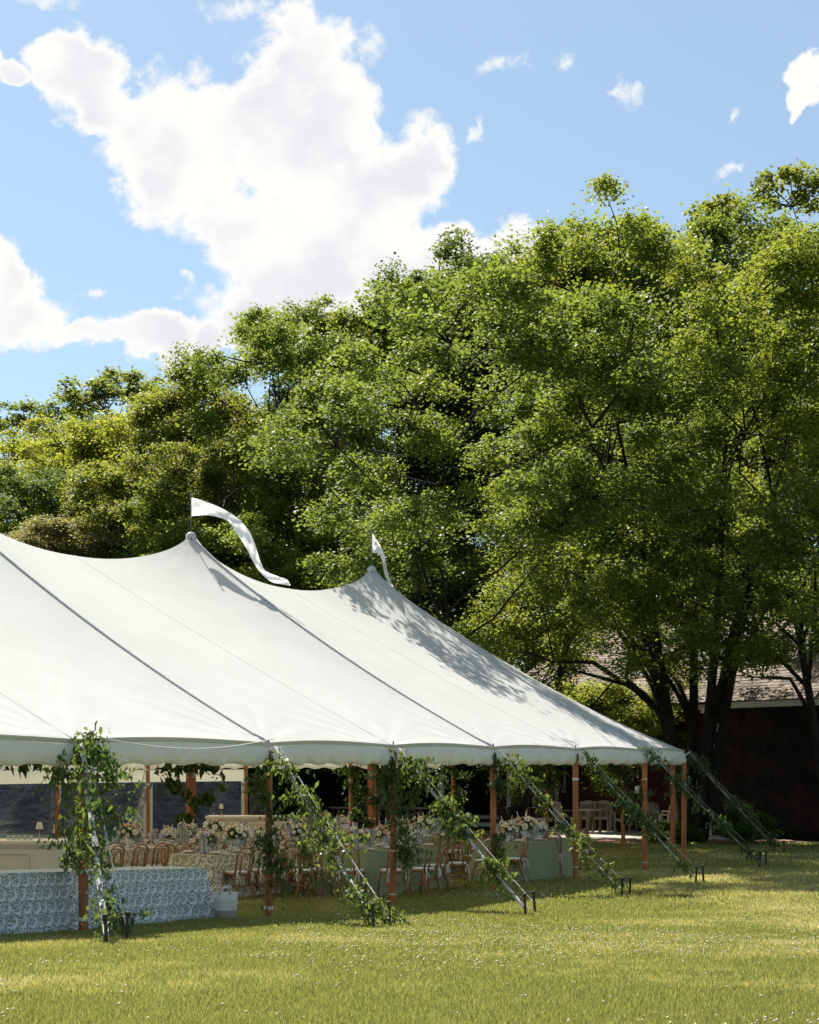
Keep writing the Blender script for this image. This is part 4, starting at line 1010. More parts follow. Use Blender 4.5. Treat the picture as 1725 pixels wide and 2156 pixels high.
# the buffet in front, under a blue white cloth printed with green vines
bA = onground(0, 1977); bB = onground(458, 1939)
bdir = Vector((bB.x - bA.x, bB.y - bA.y)); ba = math.atan2(bdir.y, bdir.x); bdir.normalize()
nb_ = Vector((-bdir.y, bdir.x)) * .36; bA = bA + Vector((nb_.x, nb_.y, 0)); bB = bB + Vector((nb_.x + bdir.x * .26, nb_.y + bdir.y * .26, 0))
st_ = Vector((bA.x, bA.y)) - bdir * 1.6
table('buffet', (st_.x + .03, st_.y + .05), bdir.length * 0 + math.dist((st_.x, st_.y), (bB.x, bB.y)) - .04, .78, M['bufcloth'],
      'long buffet table in front under a printed cloth', 'pale cloth with green vine print draping the front buffet', .72, 50, ba, 'buffet_table')
BT = (gz(st_.x, st_.y) - gz(bB.x, bB.y)) / math.dist((st_.x, st_.y), (bB.x, bB.y))     # the buffet follows the slope of the lawn
for o_ in list(COL.objects):
    if o_.name.startswith('buffet_table') or (o_.name.startswith('tablecloth') and abs(o_.location.x - st_.x - .03) < .01): o_.rotation_euler = (0, math.atan(BT), ba)

# ---- bentwood chairs
def make_chair():
    t = thing('bentwood_chair', 'x', 'chair', (0, 0, 0))
    MB().lathe([(.0, .425), (.185, .425), (.205, .435), (.205, .455), (.19, .462), (0, .462)], 18).build('seat', M['bentwood'], t, True)
    MB().lathe([(.0, .463), (.185, .463), (.198, .472), (.19, .490), (.0, .498)], 18).build('cushion', M['cushion'], t, True)
    def hoop(w, zt, y0, yb, r, z0=.44, n=14):
        pts = [(-w * .92, y0, z0), (-w, y0 - .01 - (yb) * .3, z0 + (zt - z0) * .35), (-w * 1.0, y0 - yb * .62, z0 + (zt - z0) * .62)]
        for i in range(n + 1):
            a = math.pi * (1 - i / n); pts.append((w * math.cos(a), y0 - yb * (.72 + .28 * math.sin(a)), z0 + (zt - z0) * .70 + (zt - z0) * .30 * math.sin(a)))
        pts += [(w * 1.0, y0 - yb * .62, z0 + (zt - z0) * .62), (w, y0 - .01 - yb * .3, z0 + (zt - z0) * .35), (w * .92, y0, z0)]
        return MB().tube(pts, r, 6)
    hoop(.190, .885, -.14, .09, .0175).build('back_hoop', M['bentwood'], t, True)
    hoop(.100, .79, -.165, .075, .0140, .45).build('inner_hoop', M['bentwood'], t, True)
    for sx in (-1, 1):
        MB().tube([(sx * .17, -.13, .45), (sx * .18, -.17, .25), (sx * .205, -.25, 0)], [.021, .019, .014], 6).build('leg', M['bentwood'], t, True)
        MB().tube([(sx * .14, .14, .44), (sx * .155, .165, .25), (sx * .17, .19, 0)], [.022, .019, .014], 6).build('leg', M['bentwood'], t, True)
        # quarter-round braces under the seat
        MB().tube([(sx * .165, -.14, .27), (sx * .13, -.12, .38), (sx * .06, -.09, .43)], .011, 5).build('brace', M['bentwood'], t, True)
        b = MB().tube([(sx * .165, -.165, .475), (sx * .20, -.21, .44), (sx * .195, -.215, .36), (sx * .21, -.22, .30)], [.012, .010, .013, .010], 4, flat=.35)
        b.tube([(sx * .165, -.165, .475), (sx * .16, -.215, .42), (sx * .135, -.225, .33)], [.012, .010, .012], 4, flat=.35); b.build('cushion_tie', M['cushion'], t)
    ring = [(.155 * math.cos(2 * math.pi * i / 16), .155 * math.sin(2 * math.pi * i / 16) * 1.05, .225) for i in range(17)]
    MB().tube(ring, .012, 5, cap=False).build('stretcher_ring', M['bentwood'], t, True)
    return t
chair0 = make_chair(); first = [True]; CHAIRS = {}
def place_chair(key, x, y, rz, g=0.0):
    """rz: direction the chair faces (0 = away from the viewer, +Y)"""
    g0 = gz(x, y)
    if first[0]: c = chair0; first[0] = False; c.location = (x, y, g0); c.rotation_euler = (0, 0, rz)
    else: c = dup(chair0, (x, y, g0), rz)
    c['group'] = 'bentwood chairs at the dining tables'; CHAIRS.setdefault(key, []).append(c)
face_in = aD + math.pi / 2 - math.pi / 2                # chair faces across the table, away from the near long side
def near_row(key, xs, off=.20, jit=.12):
    for x in xs: p = tpt(key, x, -off); place_chair(key, p.x, p.y, NEARC[key][1] + rnd.uniform(-jit, jit))
def far_row(key, xs, off=.24):
    for x in xs: p = tpt(key, x, NEARC[key][3] + off); place_chair(key, p.x, p.y, NEARC[key][1] + math.pi + rnd.uniform(-.15, .15))
def end_row(key, ys, end=0, off=.22, jit=.1):
    for y in ys:
        p = tpt(key, -off if end == 0 else NEARC[key][2] + off, y); place_chair(key, p.x, p.y, NEARC[key][1] + (-math.pi / 2 if end == 0 else math.pi / 2) + rnd.uniform(-jit, jit))
def chair_px(key, px, py, rz): g = onground(px, py); place_chair(key, g.x, g.y + .18, rz)
near_row('front_patterned', (.42, 1.02, 1.62, 2.15)); far_row('front_patterned', (.5, 1.2, 1.9)); end_row('front_patterned', (.45,), 1)
near_row('bar_patterned', (.35, .95, 1.5, 2.1, 2.7)); far_row('bar_patterned', (.5, 1.2, 1.9, 2.6))
chair_px('sage_left', 742, 1893, -.35); chair_px('sage_left', 668, 1890, -.5); chair_px('sage_left', 825, 1893, .55); chair_px('sage_left', 893, 1889, .9); chair_px('sage_left', 913, 1880, 1.15); chair_px('sage_left', 963, 1874, .05); chair_px('sage_left', 1022, 1866, 1.0)
far_row('sage_left', (.4, 1.0, 1.6, 2.2)); chair_px('sage_left', 632, 1893, -.9)
chair_px('sage_right', 1072, 1851, 1.2); chair_px('sage_right', 1086, 1862, 1.3); chair_px('sage_right', 1160, 1848, .12); chair_px('sage_right', 1213, 1834, 1.0)
far_row('sage_right', (.4, 1.1, 1.8))
for k_ in ('second_mid', 'second_far', 'back_left', 'back_mid'): near_row(k_, (.35, .95, 1.55, 2.15)); far_row(k_, (.4, 1.1, 1.8))
ords = ['leftmost', 'second', 'third', 'fourth', 'fifth', 'sixth', 'seventh', 'eighth', 'ninth', 'tenth', 'eleventh', 'twelfth', 'thirteenth', 'fourteenth']
for k_, lst in CHAIRS.items():
    lst.sort(key=lambda c: c.location.x / c.location.y)
    for i, c in enumerate(lst):
        c['label'] = (('leftmost bentwood chair' if i == 0 else ords[i] + ' bentwood chair from the left') + ' at the ' + TB[k_][4])

# ---- things standing on the tables
plate_me = MB().lathe([(0, .004), (.09, .004), (.145, .014), (.15, .018), (.09, .010), (0, .010)], 14).mesh('plate', M['china'], True)
def make_plate():
    t = thing('place_plate', 'x', 'plate', (0, 0, 0)); link('plate', plate_me, t)
    MB().lathe([(0, .016), (.07, .018), (.10, .026), (.102, .029), (0, .021)], 12).build('side_plate', M['china'], t, True)
    MB().box((0, 0, .04), (.10, .16, .022), .3, .8).build('napkin', M['napkin'], t); return t
def make_glass(kind):
    if kind == 'wine': pr = [(.033, .0), (.034, .003), (.005, .008), (.004, .09), (.028, .115), (.040, .15), (.036, .215), (.033, .225)]
    else: pr = [(.032, .0), (.034, .004), (.037, .12), (.038, .122)]
    m_ = MB().lathe(pr, 9).mesh('glass', M['glass'], True); return m_
wine_me = make_glass('wine'); tumb_me = make_glass('t')
hur_me = MB().lathe([(.046, 0), (.046, .34), (.044, .34), (.044, .01)], 12).mesh('glass_cylinder', M['glass'], True)
tap_me = MB().lathe([(.014, .0), (.012, .24), (.008, .255), (.0, .26)], 7).mesh('taper', M['candle'], True)
hb_me = MB().lathe([(.035, 0), (.035, .012), (.015, .02), (.016, .045), (0, .045)], 8).mesh('candle_foot', M['glass'], True)
def make_hurricane():
    t = thing('hurricane_candle', 'x', 'candle', (0, 0, 0)); link('glass_cylinder', hur_me, t); link('taper', tap_me, t).location = (0, 0, .02); link('candle_foot', hb_me, t); return t
def make_lamp():
    t = thing('table_lamp', 'x', 'lamp', (0, 0, 0))
    MB().lathe([(.0, 0), (.045, 0), (.045, .008), (.012, .02), (.005, .03), (.005, .18), (0, .18)], 12).build('lamp_base', M['brass'], t, True)
    n = 28; V = []; 
    for z, r in ((.165, .052), (.265, .030)):
        V += [((r + (.003 if i % 2 else 0)) * math.cos(2*math.pi*i/n), (r + (.003 if i % 2 else 0)) * math.sin(2*math.pi*i/n), z) for i in range(n)]
    MB().add(V, [(i, (i+1) % n, (i+1) % n + n, i + n) for i in range(n)]).build('lamp_shade', M['lampshade'], t); return t
# a flower head: rings of cupped petals
def bloom_mesh(name, mat, r=.04):
    b = MB()
    for k, (n, rr_, tilt, sz) in enumerate(((7, .9, .25, .85), (6, .62, .75, .75), (5, .30, 1.15, .6))):
        for i in range(n):
            a = 2 * math.pi * (i + .5 * k) / n; ca, sa = math.cos(a), math.sin(a); o = rr_ * r * .35; w = r * sz * .62; l = r * sz
            ct, st = math.cos(tilt), math.sin(tilt)
            pts = [(o, 0, 0), (o + l * .55 * ct, -w, l * .55 * st), (o + l * ct * .95, 0, l * st + .004), (o + l * .55 * ct, w, l * .55 * st)]
            b.add([(x * ca - y * sa, x * sa + y * ca, z) for x, y, z in pts], [(0, 1, 2, 3)])
    return b.mesh(name, M[mat], True)
BL = {k_: bloom_mesh('bloom', k_) for k_ in ('bloompeach', 'bloomcream', 'bloomwhite', 'bloomblue', 'bloomyellow')}
def greens_mesh(seed, R=.16, n=150, leaf=.035, h=.18):
    r = np.random.RandomState(seed); c = r.normal(0, 1, (n, 3)); c /= np.linalg.norm(c, axis=1, keepdims=True); c *= R * r.uniform(.4, 1.15, (n, 1)); c[:, 2] = np.abs(c[:, 2]) * .9 + h
    V, T, A = leaf_cloud(c, 3, .022, .022, leaf, r, up=.2); return fastmesh('foliage', V, T, M['vine'], A)
def make_arrangement(seed, R=.15, vase_h=.17, pal=('bloompeach', 'bloomcream', 'bloomwhite', 'bloomwhite', 'bloomblue', 'bloomcream', 'bloomyellow', 'bloomcream', 'bloomwhite')):
    r = random.Random(seed); t = thing('flower_arrangement', 'x', 'flowers', (0, 0, 0))
    MB().lathe([(0, 0), (.05, 0), (.055, .01), (.030, .03), (.05, .09), (.075, vase_h), (.07, vase_h), (.04, .08)], 14).build('vase', M['vase'], t, True)
    o = link('foliage', greens_mesh(seed, R, 130, .04, vase_h), t); o['kind'] = 'stuff'
    n = 26; fm_ = []
    for i in range(n):
        a = i * 2.4; e = math.acos(1 - (i + .5) / n * 1.05) if (i + .5) / n * 1.05 < 1 else 1.5
        rr_ = R * r.uniform(.85, 1.25); x, y, z = rr_ * math.sin(e) * math.cos(a) * 1.15, rr_ * math.sin(e) * math.sin(a) * 1.15, vase_h + rr_ * math.cos(e) * 1.05 + .02
        b = link('bloom', BL[r.choice(pal)], t); b.location = (x, y, z); s_ = r.choice((.55, .7, .9, 1.25, 1.35)); b.scale = (s_,) * 3
        b.rotation_euler = (0, e * .9, 0) ; b.rotation_mode = 'XYZ'; b.rotation_euler = Vector((x, y, rr_ * math.cos(e) + .04)).to_track_quat('Z', 'Y').to_euler()
    sp = MB()
    for i in range(3):
        a = r.uniform(0, 6.28); q = Vector((.04 * math.cos(a), .04 * math.sin(a), vase_h)); e_ = q + Vector((.09 * math.cos(a), .09 * math.sin(a), R * r.uniform(1.5, 1.9)))
        for k in range(9): 
            p = q.lerp(e_, .45 + .55 * k / 8); sp.lathe([(0, -.012), (.016 * (1 - k / 12), 0), (0, .012)], 5, tuple(p))
        sp.tube([q, e_], .004, 4)
    sp.build('flower_spire', M['bloomcream'], t); return t
protos = {}
def proto(kind):
    return protos[kind]
glass0 = None
CNT = {}
def put(kind, key, p, rz=0.0, label='', group=None, scale=1.0):
    if kind in ('wine', 'tumbler'):
        o = link('wine_glass' if kind == 'wine' else 'water_glass', wine_me if kind == 'wine' else tumb_me, None, p); o.scale = (scale,) * 3
        return tag(o, label, 'glass', group)
    if kind not in protos:
        protos[kind] = {'plate': make_plate, 'hurricane': make_hurricane, 'lamp': make_lamp, 'flA': lambda: make_arrangement(3), 'flB': lambda: make_arrangement(8, .17, .20), 'flC': lambda: make_arrangement(15, .12, .15)}[kind]()
        o = protos[kind]; o.location = p; o.rotation_euler = (0, 0, rz); o['label'] = label
        if group: o['group'] = group
    else: o = dup(protos[kind], p, rz, label, group)
    if scale != 1: o.scale = (scale,) * 3
    return o
pos_words = ['left end', 'middle', 'right end']
for k_, (nr, ln, wd, mt, nm) in TB.items():
    near_t = k_ in ('front_patterned', 'sage_left', 'sage_right', 'bar_patterned')
    m = int(ln / .58)
    for i in range(m):
        x = .32 + i * (ln - .55) / max(1, m - 1)
        for sd, y in (('near', .17), ('far', wd - .17)):
            p = tpt(k_, x, y); put('plate', k_, p, NEARC[k_][1] + rnd.uniform(-.2, .2), 'stacked cream plates with a napkin on the ' + nm, 'place settings on the ' + nm)
            yy_ = .34 if sd == 'near' else wd - .34
            for q in range(2 if near_t else 1):
                p = tpt(k_, x + .10 + .085 * q, yy_ + rnd.uniform(-.02, .02)); put('wine', k_, p, 0, 'clear stemmed glass set out on the ' + nm, 'stemmed glasses on the ' + nm, rnd.uniform(.95, 1.1))
            p = tpt(k_, x - .02, yy_ + rnd.uniform(-.02, .02)); put('tumbler', k_, p, 0, 'clear water tumbler set out on the ' + nm, 'water glasses on the ' + nm)
    fl = [('flA', .45), ('flB', ln * .52), ('flC', ln - .40)]
    for j, (fk, x) in enumerate(fl):
        p = tpt(k_, x, wd / 2); put(fk, k_, p, rnd.uniform(0, 6), f'peach and cream flowers at the {pos_words[j]} of the {nm}', 'flower centrepieces on the dining tables', rnd.uniform(1.0, 1.18))
    for j, x in enumerate((.22, .72, ln * .5 + .32, ln - .66, ln - .16)):
        p = tpt(k_, x, wd / 2 + rnd.uniform(-.10, .10)); put('hurricane', k_, p, 0, 'ivory taper in a tall glass cylinder on the ' + nm, 'hurricane candles on the ' + nm, rnd.uniform(.85, 1.15))
    if k_ in ('bar_patterned', 'front_patterned'):
        p = tpt(k_, ln * .32, wd * .6); put('lamp', k_, p, 0, 'small brass lamp with pleated shade on the ' + nm, 'small table lamps')

# ---- bars
def bar_counter(name, label, x0, x1, y, h, depth, curved):
    t = thing(name, label, 'bar', (x0, y, gz(x0, y)))
    Lb = x1 - x0; r = .45 if curved else .02; prof_ = [(0, 0)]
    pts = [(0, 0)] + [(Lb - r + r * math.sin(a), r - r * math.cos(a)) for a in np.linspace(0, math.pi / 2, 12 if curved else 2)] + [(Lb, depth), (0, depth)]
    def prism(pts_, z0, z1, mat, nm, grow=0):
        c = np.mean(pts_, 0); V = []
        for z in (z0, z1): V += [(p[0] + math.copysign(grow, p[0] - c[0]), p[1] + math.copysign(grow, p[1] - c[1]), z) for p in pts_]
        n = len(pts_); return MB().add(V, [(i, (i+1) % n, (i+1) % n + n, i + n) for i in range(n)] + [tuple(range(n))[::-1], tuple(range(n, 2 * n))]).build(nm, mat, t)
    prism(pts, .0, h - .05, M['cream'], 'bar_front'); prism(pts, h - .05, h, M['cream'], 'bar_top', .05); prism(pts, h - .09, h - .052, M['cream'], 'cornice', .025); prism(pts, 0, .10, M['cream'], 'plinth', .02)
    # applied panel mouldings
    npan = max(1, int(Lb / 1.1)); w = (Lb - r - .1) / npan
    for i in range(npan):
        a = .12 + i * w; b = a + w - .16
        for z0, z1 in ((.20, h * .52), (h * .58, h - .16)):
            m_ = MB()
            for q in ((a, b, z0, z0 + .025), (a, b, z1 - .025, z1)): m_.box(((q[0] + q[1]) / 2, -.010, (q[2] + q[3]) / 2), (q[1] - q[0], .02, q[3] - q[2]))
            for q in (a, b): m_.box((q, -.010, (z0 + z1) / 2), (.025, .02, z1 - z0 - .05))
            m_.build('panel_moulding', M['cream'], t)
    return t
yb1 = 22.9
bar_counter('curved_bar', 'cream panelled bar with rounded end behind the buffet', tx(-260, yb1), tx(147, yb1), yb1, 1.12, .75, True)
yb2 = 35.6
bar_counter('small_bar', 'small cream panelled bar at the back of the tent', tx(437, yb2), tx(612, yb2), yb2, 1.12, .8, False)
gb1 = gz(tx(0, yb1), yb1)
put('lamp', 'x', Vector((tx(83, yb1 + .3), yb1 + .3, gb1 + 1.12)), 0, 'small brass lamp standing on the curved bar', 'small table lamps')
put('lamp', 'x', Vector((tx(466, yb2 + .2), yb2 + .2, 1.12)), 0, 'small brass lamp standing on the small back bar', 'small table lamps')
for i in range(9):
    put('tumbler', 'x', Vector((tx(18 + i * 6, yb1 + .25), yb1 + .25 + (i % 2) * .08, gb1 + 1.121)), 0, 'short clear glass in the row on the curved bar', 'glasses lined up on the curved bar', .55)
# speaker behind the small bar
spk = thing('speaker_stand', 'black loudspeaker standing behind the small back bar', 'speaker', (tx(545, 37.2), 37.2, 0))
MB().box((0, 0, 1.28), (.40, .38, .62), .2, .92).build('speaker_cabinet', M['black'], spk); MB().tube([(0, 0, 0), (0, 0, .97)], .02, 8).build('stand_pole', M['metal'], spk)
for k in range(3):
    a = k * 2.09; MB().tube([(0, 0, .5), (.4 * math.cos(a), .4 * math.sin(a), .01)], .012, 5).build('leg', M['metal'], spk)
# basket beside the buffet end, tubs on the buffet
gB = onground(684, 1945); gB = onground(476, 1938)
bsk = thing('rope_basket', 'tall white and taupe rope basket with a handle beside the buffet end', 'basket', gB)
hB = .39
MB().lathe([(.135, 0), (.15, .02), (.155, hB * .38)], 20).build('basket_base', M['baskett'], bsk, True)
MB().lathe([(.155, hB * .38), (.162, hB * .7), (.168, hB), (.155, hB), (.15, hB * .6)], 20).build('basket_top', M['basketw'], bsk, True)
for s_ in (-1, 1):
    MB().tube([(-.02 + s_ * .0 - .06, s_ * .155, hB - .02), (-.03, s_ * .15, hB + .07), (.05, s_ * .15, hB + .08), (.07, s_ * .155, hB - .02)], .012, 6).build('handle', M['basketw'], bsk, True)
for i, (x, lb) in enumerate(((2.06, 'right hand pale green tub at the left end of the buffet'), (1.86, 'left hand pale green tub at the left end of the buffet'))):
    x = x - .33; p = tpt('buffet', x, .13); tb = MB(); rb = [(.085 if j % 2 else .08) for j in range(28)]
    o = thing('pale_tub', lb, 'tub', p); MB().lathe([(.0, 0), (.088, 0), (.09, .01), (.092, .15), (.088, .155), (.0, .155)], 26).build('tub_body', M['tubs'], o, True); MB().lathe([(.089, .05), (.094, .042), (.089, .06)], 26).build('rim', M['tubs'], o, True)
for o_, (px, py, mt, lb) in enumerate(((1341.8, 1663, 'tagw', 'white paper tag'), (1343.5, 1703, 'tagg', 'green paper tag'))):
    p_F = side(0); y = p_F.y - .07; q = P(px, py, y); c = MB().box((q.x, q.y, q.z), (.06 if o_ else .09, .004, .16 if o_ else .14), .1, 1.0).build('paper_tag', M[mt]); tag(c, lb + ' hanging on the last straight pole, ' + ('lower' if o_ else 'upper') + ' one', 'tag')

# ------------------------------------------------------------------ patio furniture
def teak_chair(mat='teakgrey'):
    t = thing('patio_chair', 'x', 'chair', (0, 0, 0)); m = M[mat]
    for sx in (-1, 1):
        MB().bar((sx * .27, .22, 0), (sx * .27, .22, .64), .05, .05).build('leg', m, t)
        MB().bar((sx * .27, -.20, 0), (sx * .27, -.22, .45), .05, .05).build('leg', m, t)
        MB().bar((sx * .27, -.22, .45), (sx * .27, -.33, .95), .05, .045).build('back_post', m, t)
        MB().bar((sx * .28, -.26, .65), (sx * .28, .26, .66), .065, .028).build('armrest', m, t)
    for i in range(6): MB().box((0, -.17 + i * .078, .43), (.50, .065, .022)).build('seat_slat', m, t)
    b = MB(); n = 8
    for i in range(n):
        x0, x1 = -.25 + .5 * i / n, -.25 + .5 * (i + 1) / n; f = lambda x: .93 + .05 * math.cos(x / .25 * math.pi / 2)
        b.add([(x0, -.30, .87), (x1, -.30, .87), (x1, -.33, f(x1)), (x0, -.33, f(x0)), (x0, -.335, .87), (x1, -.335, .87), (x1, -.365, f(x1)), (x0, -.365, f(x0))], [(0,1,2,3),(4,7,6,5),(3,2,6,7)])
    b.build('top_rail', m, t)
    for i in range(7): x = -.195 + i * .065; MB().bar((x, -.225, .47), (x, -.315, .89), .035, .014).build('back_slat', m, t)
    MB().bar((-.25, -.225, .47), (.25, -.225, .47), .03, .05).build('lower_rail', m, t); MB().bar((-.25, .22, .39), (.25, .22, .39), .03, .06).build('apron', m, t)
    return t
pc = teak_chair(); pc_first = [True]
def patio_chair(px, py, rz, lb):
    g = onground(px, py)
    if pc_first[0]: o = pc; pc_first[0] = False; o.location = (g.x, g.y, g.z + .07); o.rotation_euler = (0, 0, rz); o['label'] = lb; o['group'] = 'wooden armchairs on the patio'
    else: dup(pc, (g.x, g.y, g.z + .07), rz, lb, 'wooden armchairs on the patio')
patio_chair(1303, 1756, -2.75, 'pale wooden armchair facing left on the patio, right of the slatted table'); patio_chair(1270, 1752, 2.9, 'wooden armchair behind the patio table, beside the paler one')
patio_chair(1231, 1752, 2.6, 'wooden armchair at the left of the patio table near the pole'); patio_chair(1190, 1752, -1.2, 'orange brown wooden chair back seen left of the straight pole')
patio_chair(1392, 1758, -2.3, 'wooden armchair behind the leafy plant, left of the right hand pair'); patio_chair(1414, 1765, .45, 'wooden armchair seen from behind beside the maple trunk'); patio_chair(1320, 1744, 2.0, 'wooden armchair half hidden behind the last straight pole')
def round_table(px, py, R, lb, h=.75, z0=.07, mat='teakgrey', sq=False):
    g = onground(px, py); t = thing('patio_table', lb, 'table', (g.x, g.y, g.z + z0), .4, 'wooden tables beyond the tent')
    MB().lathe([(0, h - .035), (R, h - .035), (R, h), (0, h)], 20).build('tabletop', M[mat], t)
    for k in range(4): a = k * math.pi / 2 + .78; MB().bar((R * .6 * math.cos(a), R * .6 * math.sin(a), 0), (R * .6 * math.cos(a), R * .6 * math.sin(a), h - .04), .07, .07).build('leg', M['teak'], t)
    MB().box((0, 0, .3), (R * 1.0, .06, .05), .78).build('stretcher', M['teak'], t)
round_table(1243, 1757, .55, 'wooden table among the armchairs on the patio'); round_table(1428, 1762, .50, 'wooden table at the right hand patio chairs by the trunk')
round_table(722, 1744, .62, 'weathered round table on the lawn left of the far pole', z0=0); round_table(806, 1748, .58, 'shaded table behind the second centre pole', z0=0, mat='darkwood'); round_table(893, 1745, .60, 'weathered round table left of the closed umbrella', z0=0)
round_table(920, 1739, .50, 'second weathered table overlapping behind the umbrella pole', z0=0); round_table(1085, 1745, .85, 'wide weathered table in front of the dark bench', z0=0)
def bench(px, py, Wd, rz, lb, mat, z0=.0, cat='bench'):
    g = onground(px, py); t = thing('slatted_bench', lb, cat, (g.x, g.y, g.z + z0), rz)
    for sx in (-1, 1):
        MB().bar((sx * Wd / 2, .22, 0), (sx * Wd / 2, .22, .64), .06, .06).build('leg', M[mat], t); MB().bar((sx * Wd / 2, -.22, 0), (sx * Wd / 2, -.30, .95), .06, .06).build('leg', M[mat], t)
        MB().bar((sx * Wd / 2, -.28, .65), (sx * Wd / 2, .27, .66), .07, .03).build('armrest', M[mat], t)
    for i in range(5): MB().box((0, -.17 + i * .09, .43), (Wd, .07, .025)).build('seat_slat', M[mat], t)
    for z, y in ((.50, -.26), (.92, -.30)): MB().bar((-Wd / 2, y, z), (Wd / 2, y, z), .03, .08).build('back_rail', M[mat], t)
    n = int(Wd / .11)
    for i in range(n): x = -Wd / 2 + .08 + i * (Wd - .16) / (n - 1); MB().bar((x, -.265, .52), (x, -.30, .90), .045, .015).build('back_slat', M[mat], t)
bench(1118, 1727, 1.45, math.pi + .65, 'dark slatted bench under the white framed window', 'darkwood', .30)
bench(1745, 1771, 1.3, 2.2, 'wooden bench cut off by the right edge', 'teak')
def umbrella(px, py, ztop, zbot, w, lb):
    g = onground(px, py); t = thing('closed_umbrella', lb, 'umbrella', (g.x, g.y, g.z), 0, 'closed patio umbrellas')
    MB().tube([(0, 0, 0), (0, 0, ztop + .05)], .024, 8).build('umbrella_pole', M['teak'], t)
    n = 16; V = []
    for j in range(9):
        v = j / 8; z = zbot + (ztop - zbot) * v; r = w * (1.0 - .25 * v + .06 * math.sin(v * 9)) * (1 if v < 1 else .5)
        for i in range(n): q = r * (1 + .18 * (i % 2)); V.append((q * math.cos(2*math.pi*i/n), q * math.sin(2*math.pi*i/n), z))
    MB().add(V, [(j*n+i, j*n+(i+1) % n, (j+1)*n+(i+1) % n, (j+1)*n+i) for j in range(8) for i in range(n)] + [tuple(8*n + i for i in range(n))]).build('furled_canopy', M['sunbrella'], t)
    MB().lathe([(.25, 0), (.25, .06), (.05, .09), (.04, .3), (0, .3)], 14).build('umbrella_base', M['metal'], t, True)
umbrella(930, 1748, 1.98, .85, .105, 'closed beige umbrella standing left of the middle strap'); umbrella(1169, 1748, 2.08, 1.02, .115, 'closed beige umbrella right of the white framed window')
# wooden stand with a shelf, and a small lectern-like stand
ws = onground(1305, 1742); t = thing('wooden_stand', 'tall wooden stand with a white shelf board against the barn', 'stand', ws)
for x, y, h in ((-.42, 0, 1.75), (.42, 0, 2.95), (.58, .1, 2.95), (-.42, .5, 1.75), (.42, .5, 2.5)): MB().box((x, y, h / 2), (.11, .11, h)).build('post', M['pole'], t)
MB().box((0, .2, 1.80), (1.15, .7, .07)).build('shelf_board', M['whitepaint'], t); MB().box((0, 0, 1.6), (.8, .05, .12)).build('rail', M['pole'], t)
for z in (.5, 1.05): MB().box((0, .25, z), (.84, .5, .05)).build('shelf', M['teak'], t)
lc = onground(1385, 1751); t = thing('wooden_lectern', 'small wooden lectern with sloping top behind the patio chairs', 'lectern', lc)
for sx in (-1, 1): 
    MB().bar((sx * .20 + .1, .15, 0), (sx * .20 + .1, .15, 1.30), .06, .06).build('post', M['teak'], t)
    MB().bar((sx * .2 + .1, .15, 1.27), (-.5 + sx * .04, -.1, 1.0), .05, .06).build('side_rail', M['teak'], t)
MB().box((.1, .1, 1.31), (.55, .35, .05)).build('top_board', M['teak'], t); MB().box((.1, .15, .65), (.4, .05, .9)).build('panel', M['teak'], t); MB().box((-.5, -.1, .5), (.06, .12, 1.0)).build('front_post', M['teak'], t)
# dark blue car parked deep in the shade
cg = onground(860, 1736); car = thing('parked_car', 'dark blue car parked in deep shade beyond the tent', 'car', (cg.x, cg.y + 2, gz(cg.x, cg.y + 2)), .15)
prof_c = [(-2.1, .35), (-2.15, .75), (-2.0, .92), (-1.1, 1.02), (-.55, 1.46), (.9, 1.50), (1.65, 1.06), (2.08, .98), (2.15, .6), (2.1, .32)]
V = [(x, y * (1 if z < 1.1 else .82), z) for y in (-.86, .86) for x, z in prof_c]; n = len(prof_c)
MB().add(V, [tuple(range(n)), tuple(range(n, 2 * n))[::-1]] + [(i, i + n, (i + 1) % n + n, (i + 1) % n) for i in range(n)]).build('car_body', M['carblue'], car)
for s_ in (-1, 1):
    gm_ = [(-.95, 1.04), (-.5, 1.40), (.1, 1.42), (.1, 1.04)], [(.2, 1.04), (.2, 1.42), (.85, 1.43), (1.4, 1.06)]
    for q in gm_: MB().add([(x, s_ * (.875 - .16 * (z - 1.04) / .4 + (.0)), z) for x, z in q], [(0, 1, 2, 3)]).build('side_window', M['carglass'], car)
    MB().box((-2.14, s_ * .6, .72), (.05, .3, .14)).build('headlight', M['glass'], car)
    for x in (-1.35, 1.35):
        w_ = MB().tube([(x, s_ * .68, .32), (x, s_ * .90, .32)], .32, 16).build('wheel', M['tyre'], car); MB().tube([(x, s_ * .89, .32), (x, s_ * .915, .32)], .19, 10).build('rim', M['metal'], w_)
    MB().box((0, s_ * .885, .62), (3.4, .02, .05)).build('side_trim', M['metal'], car)

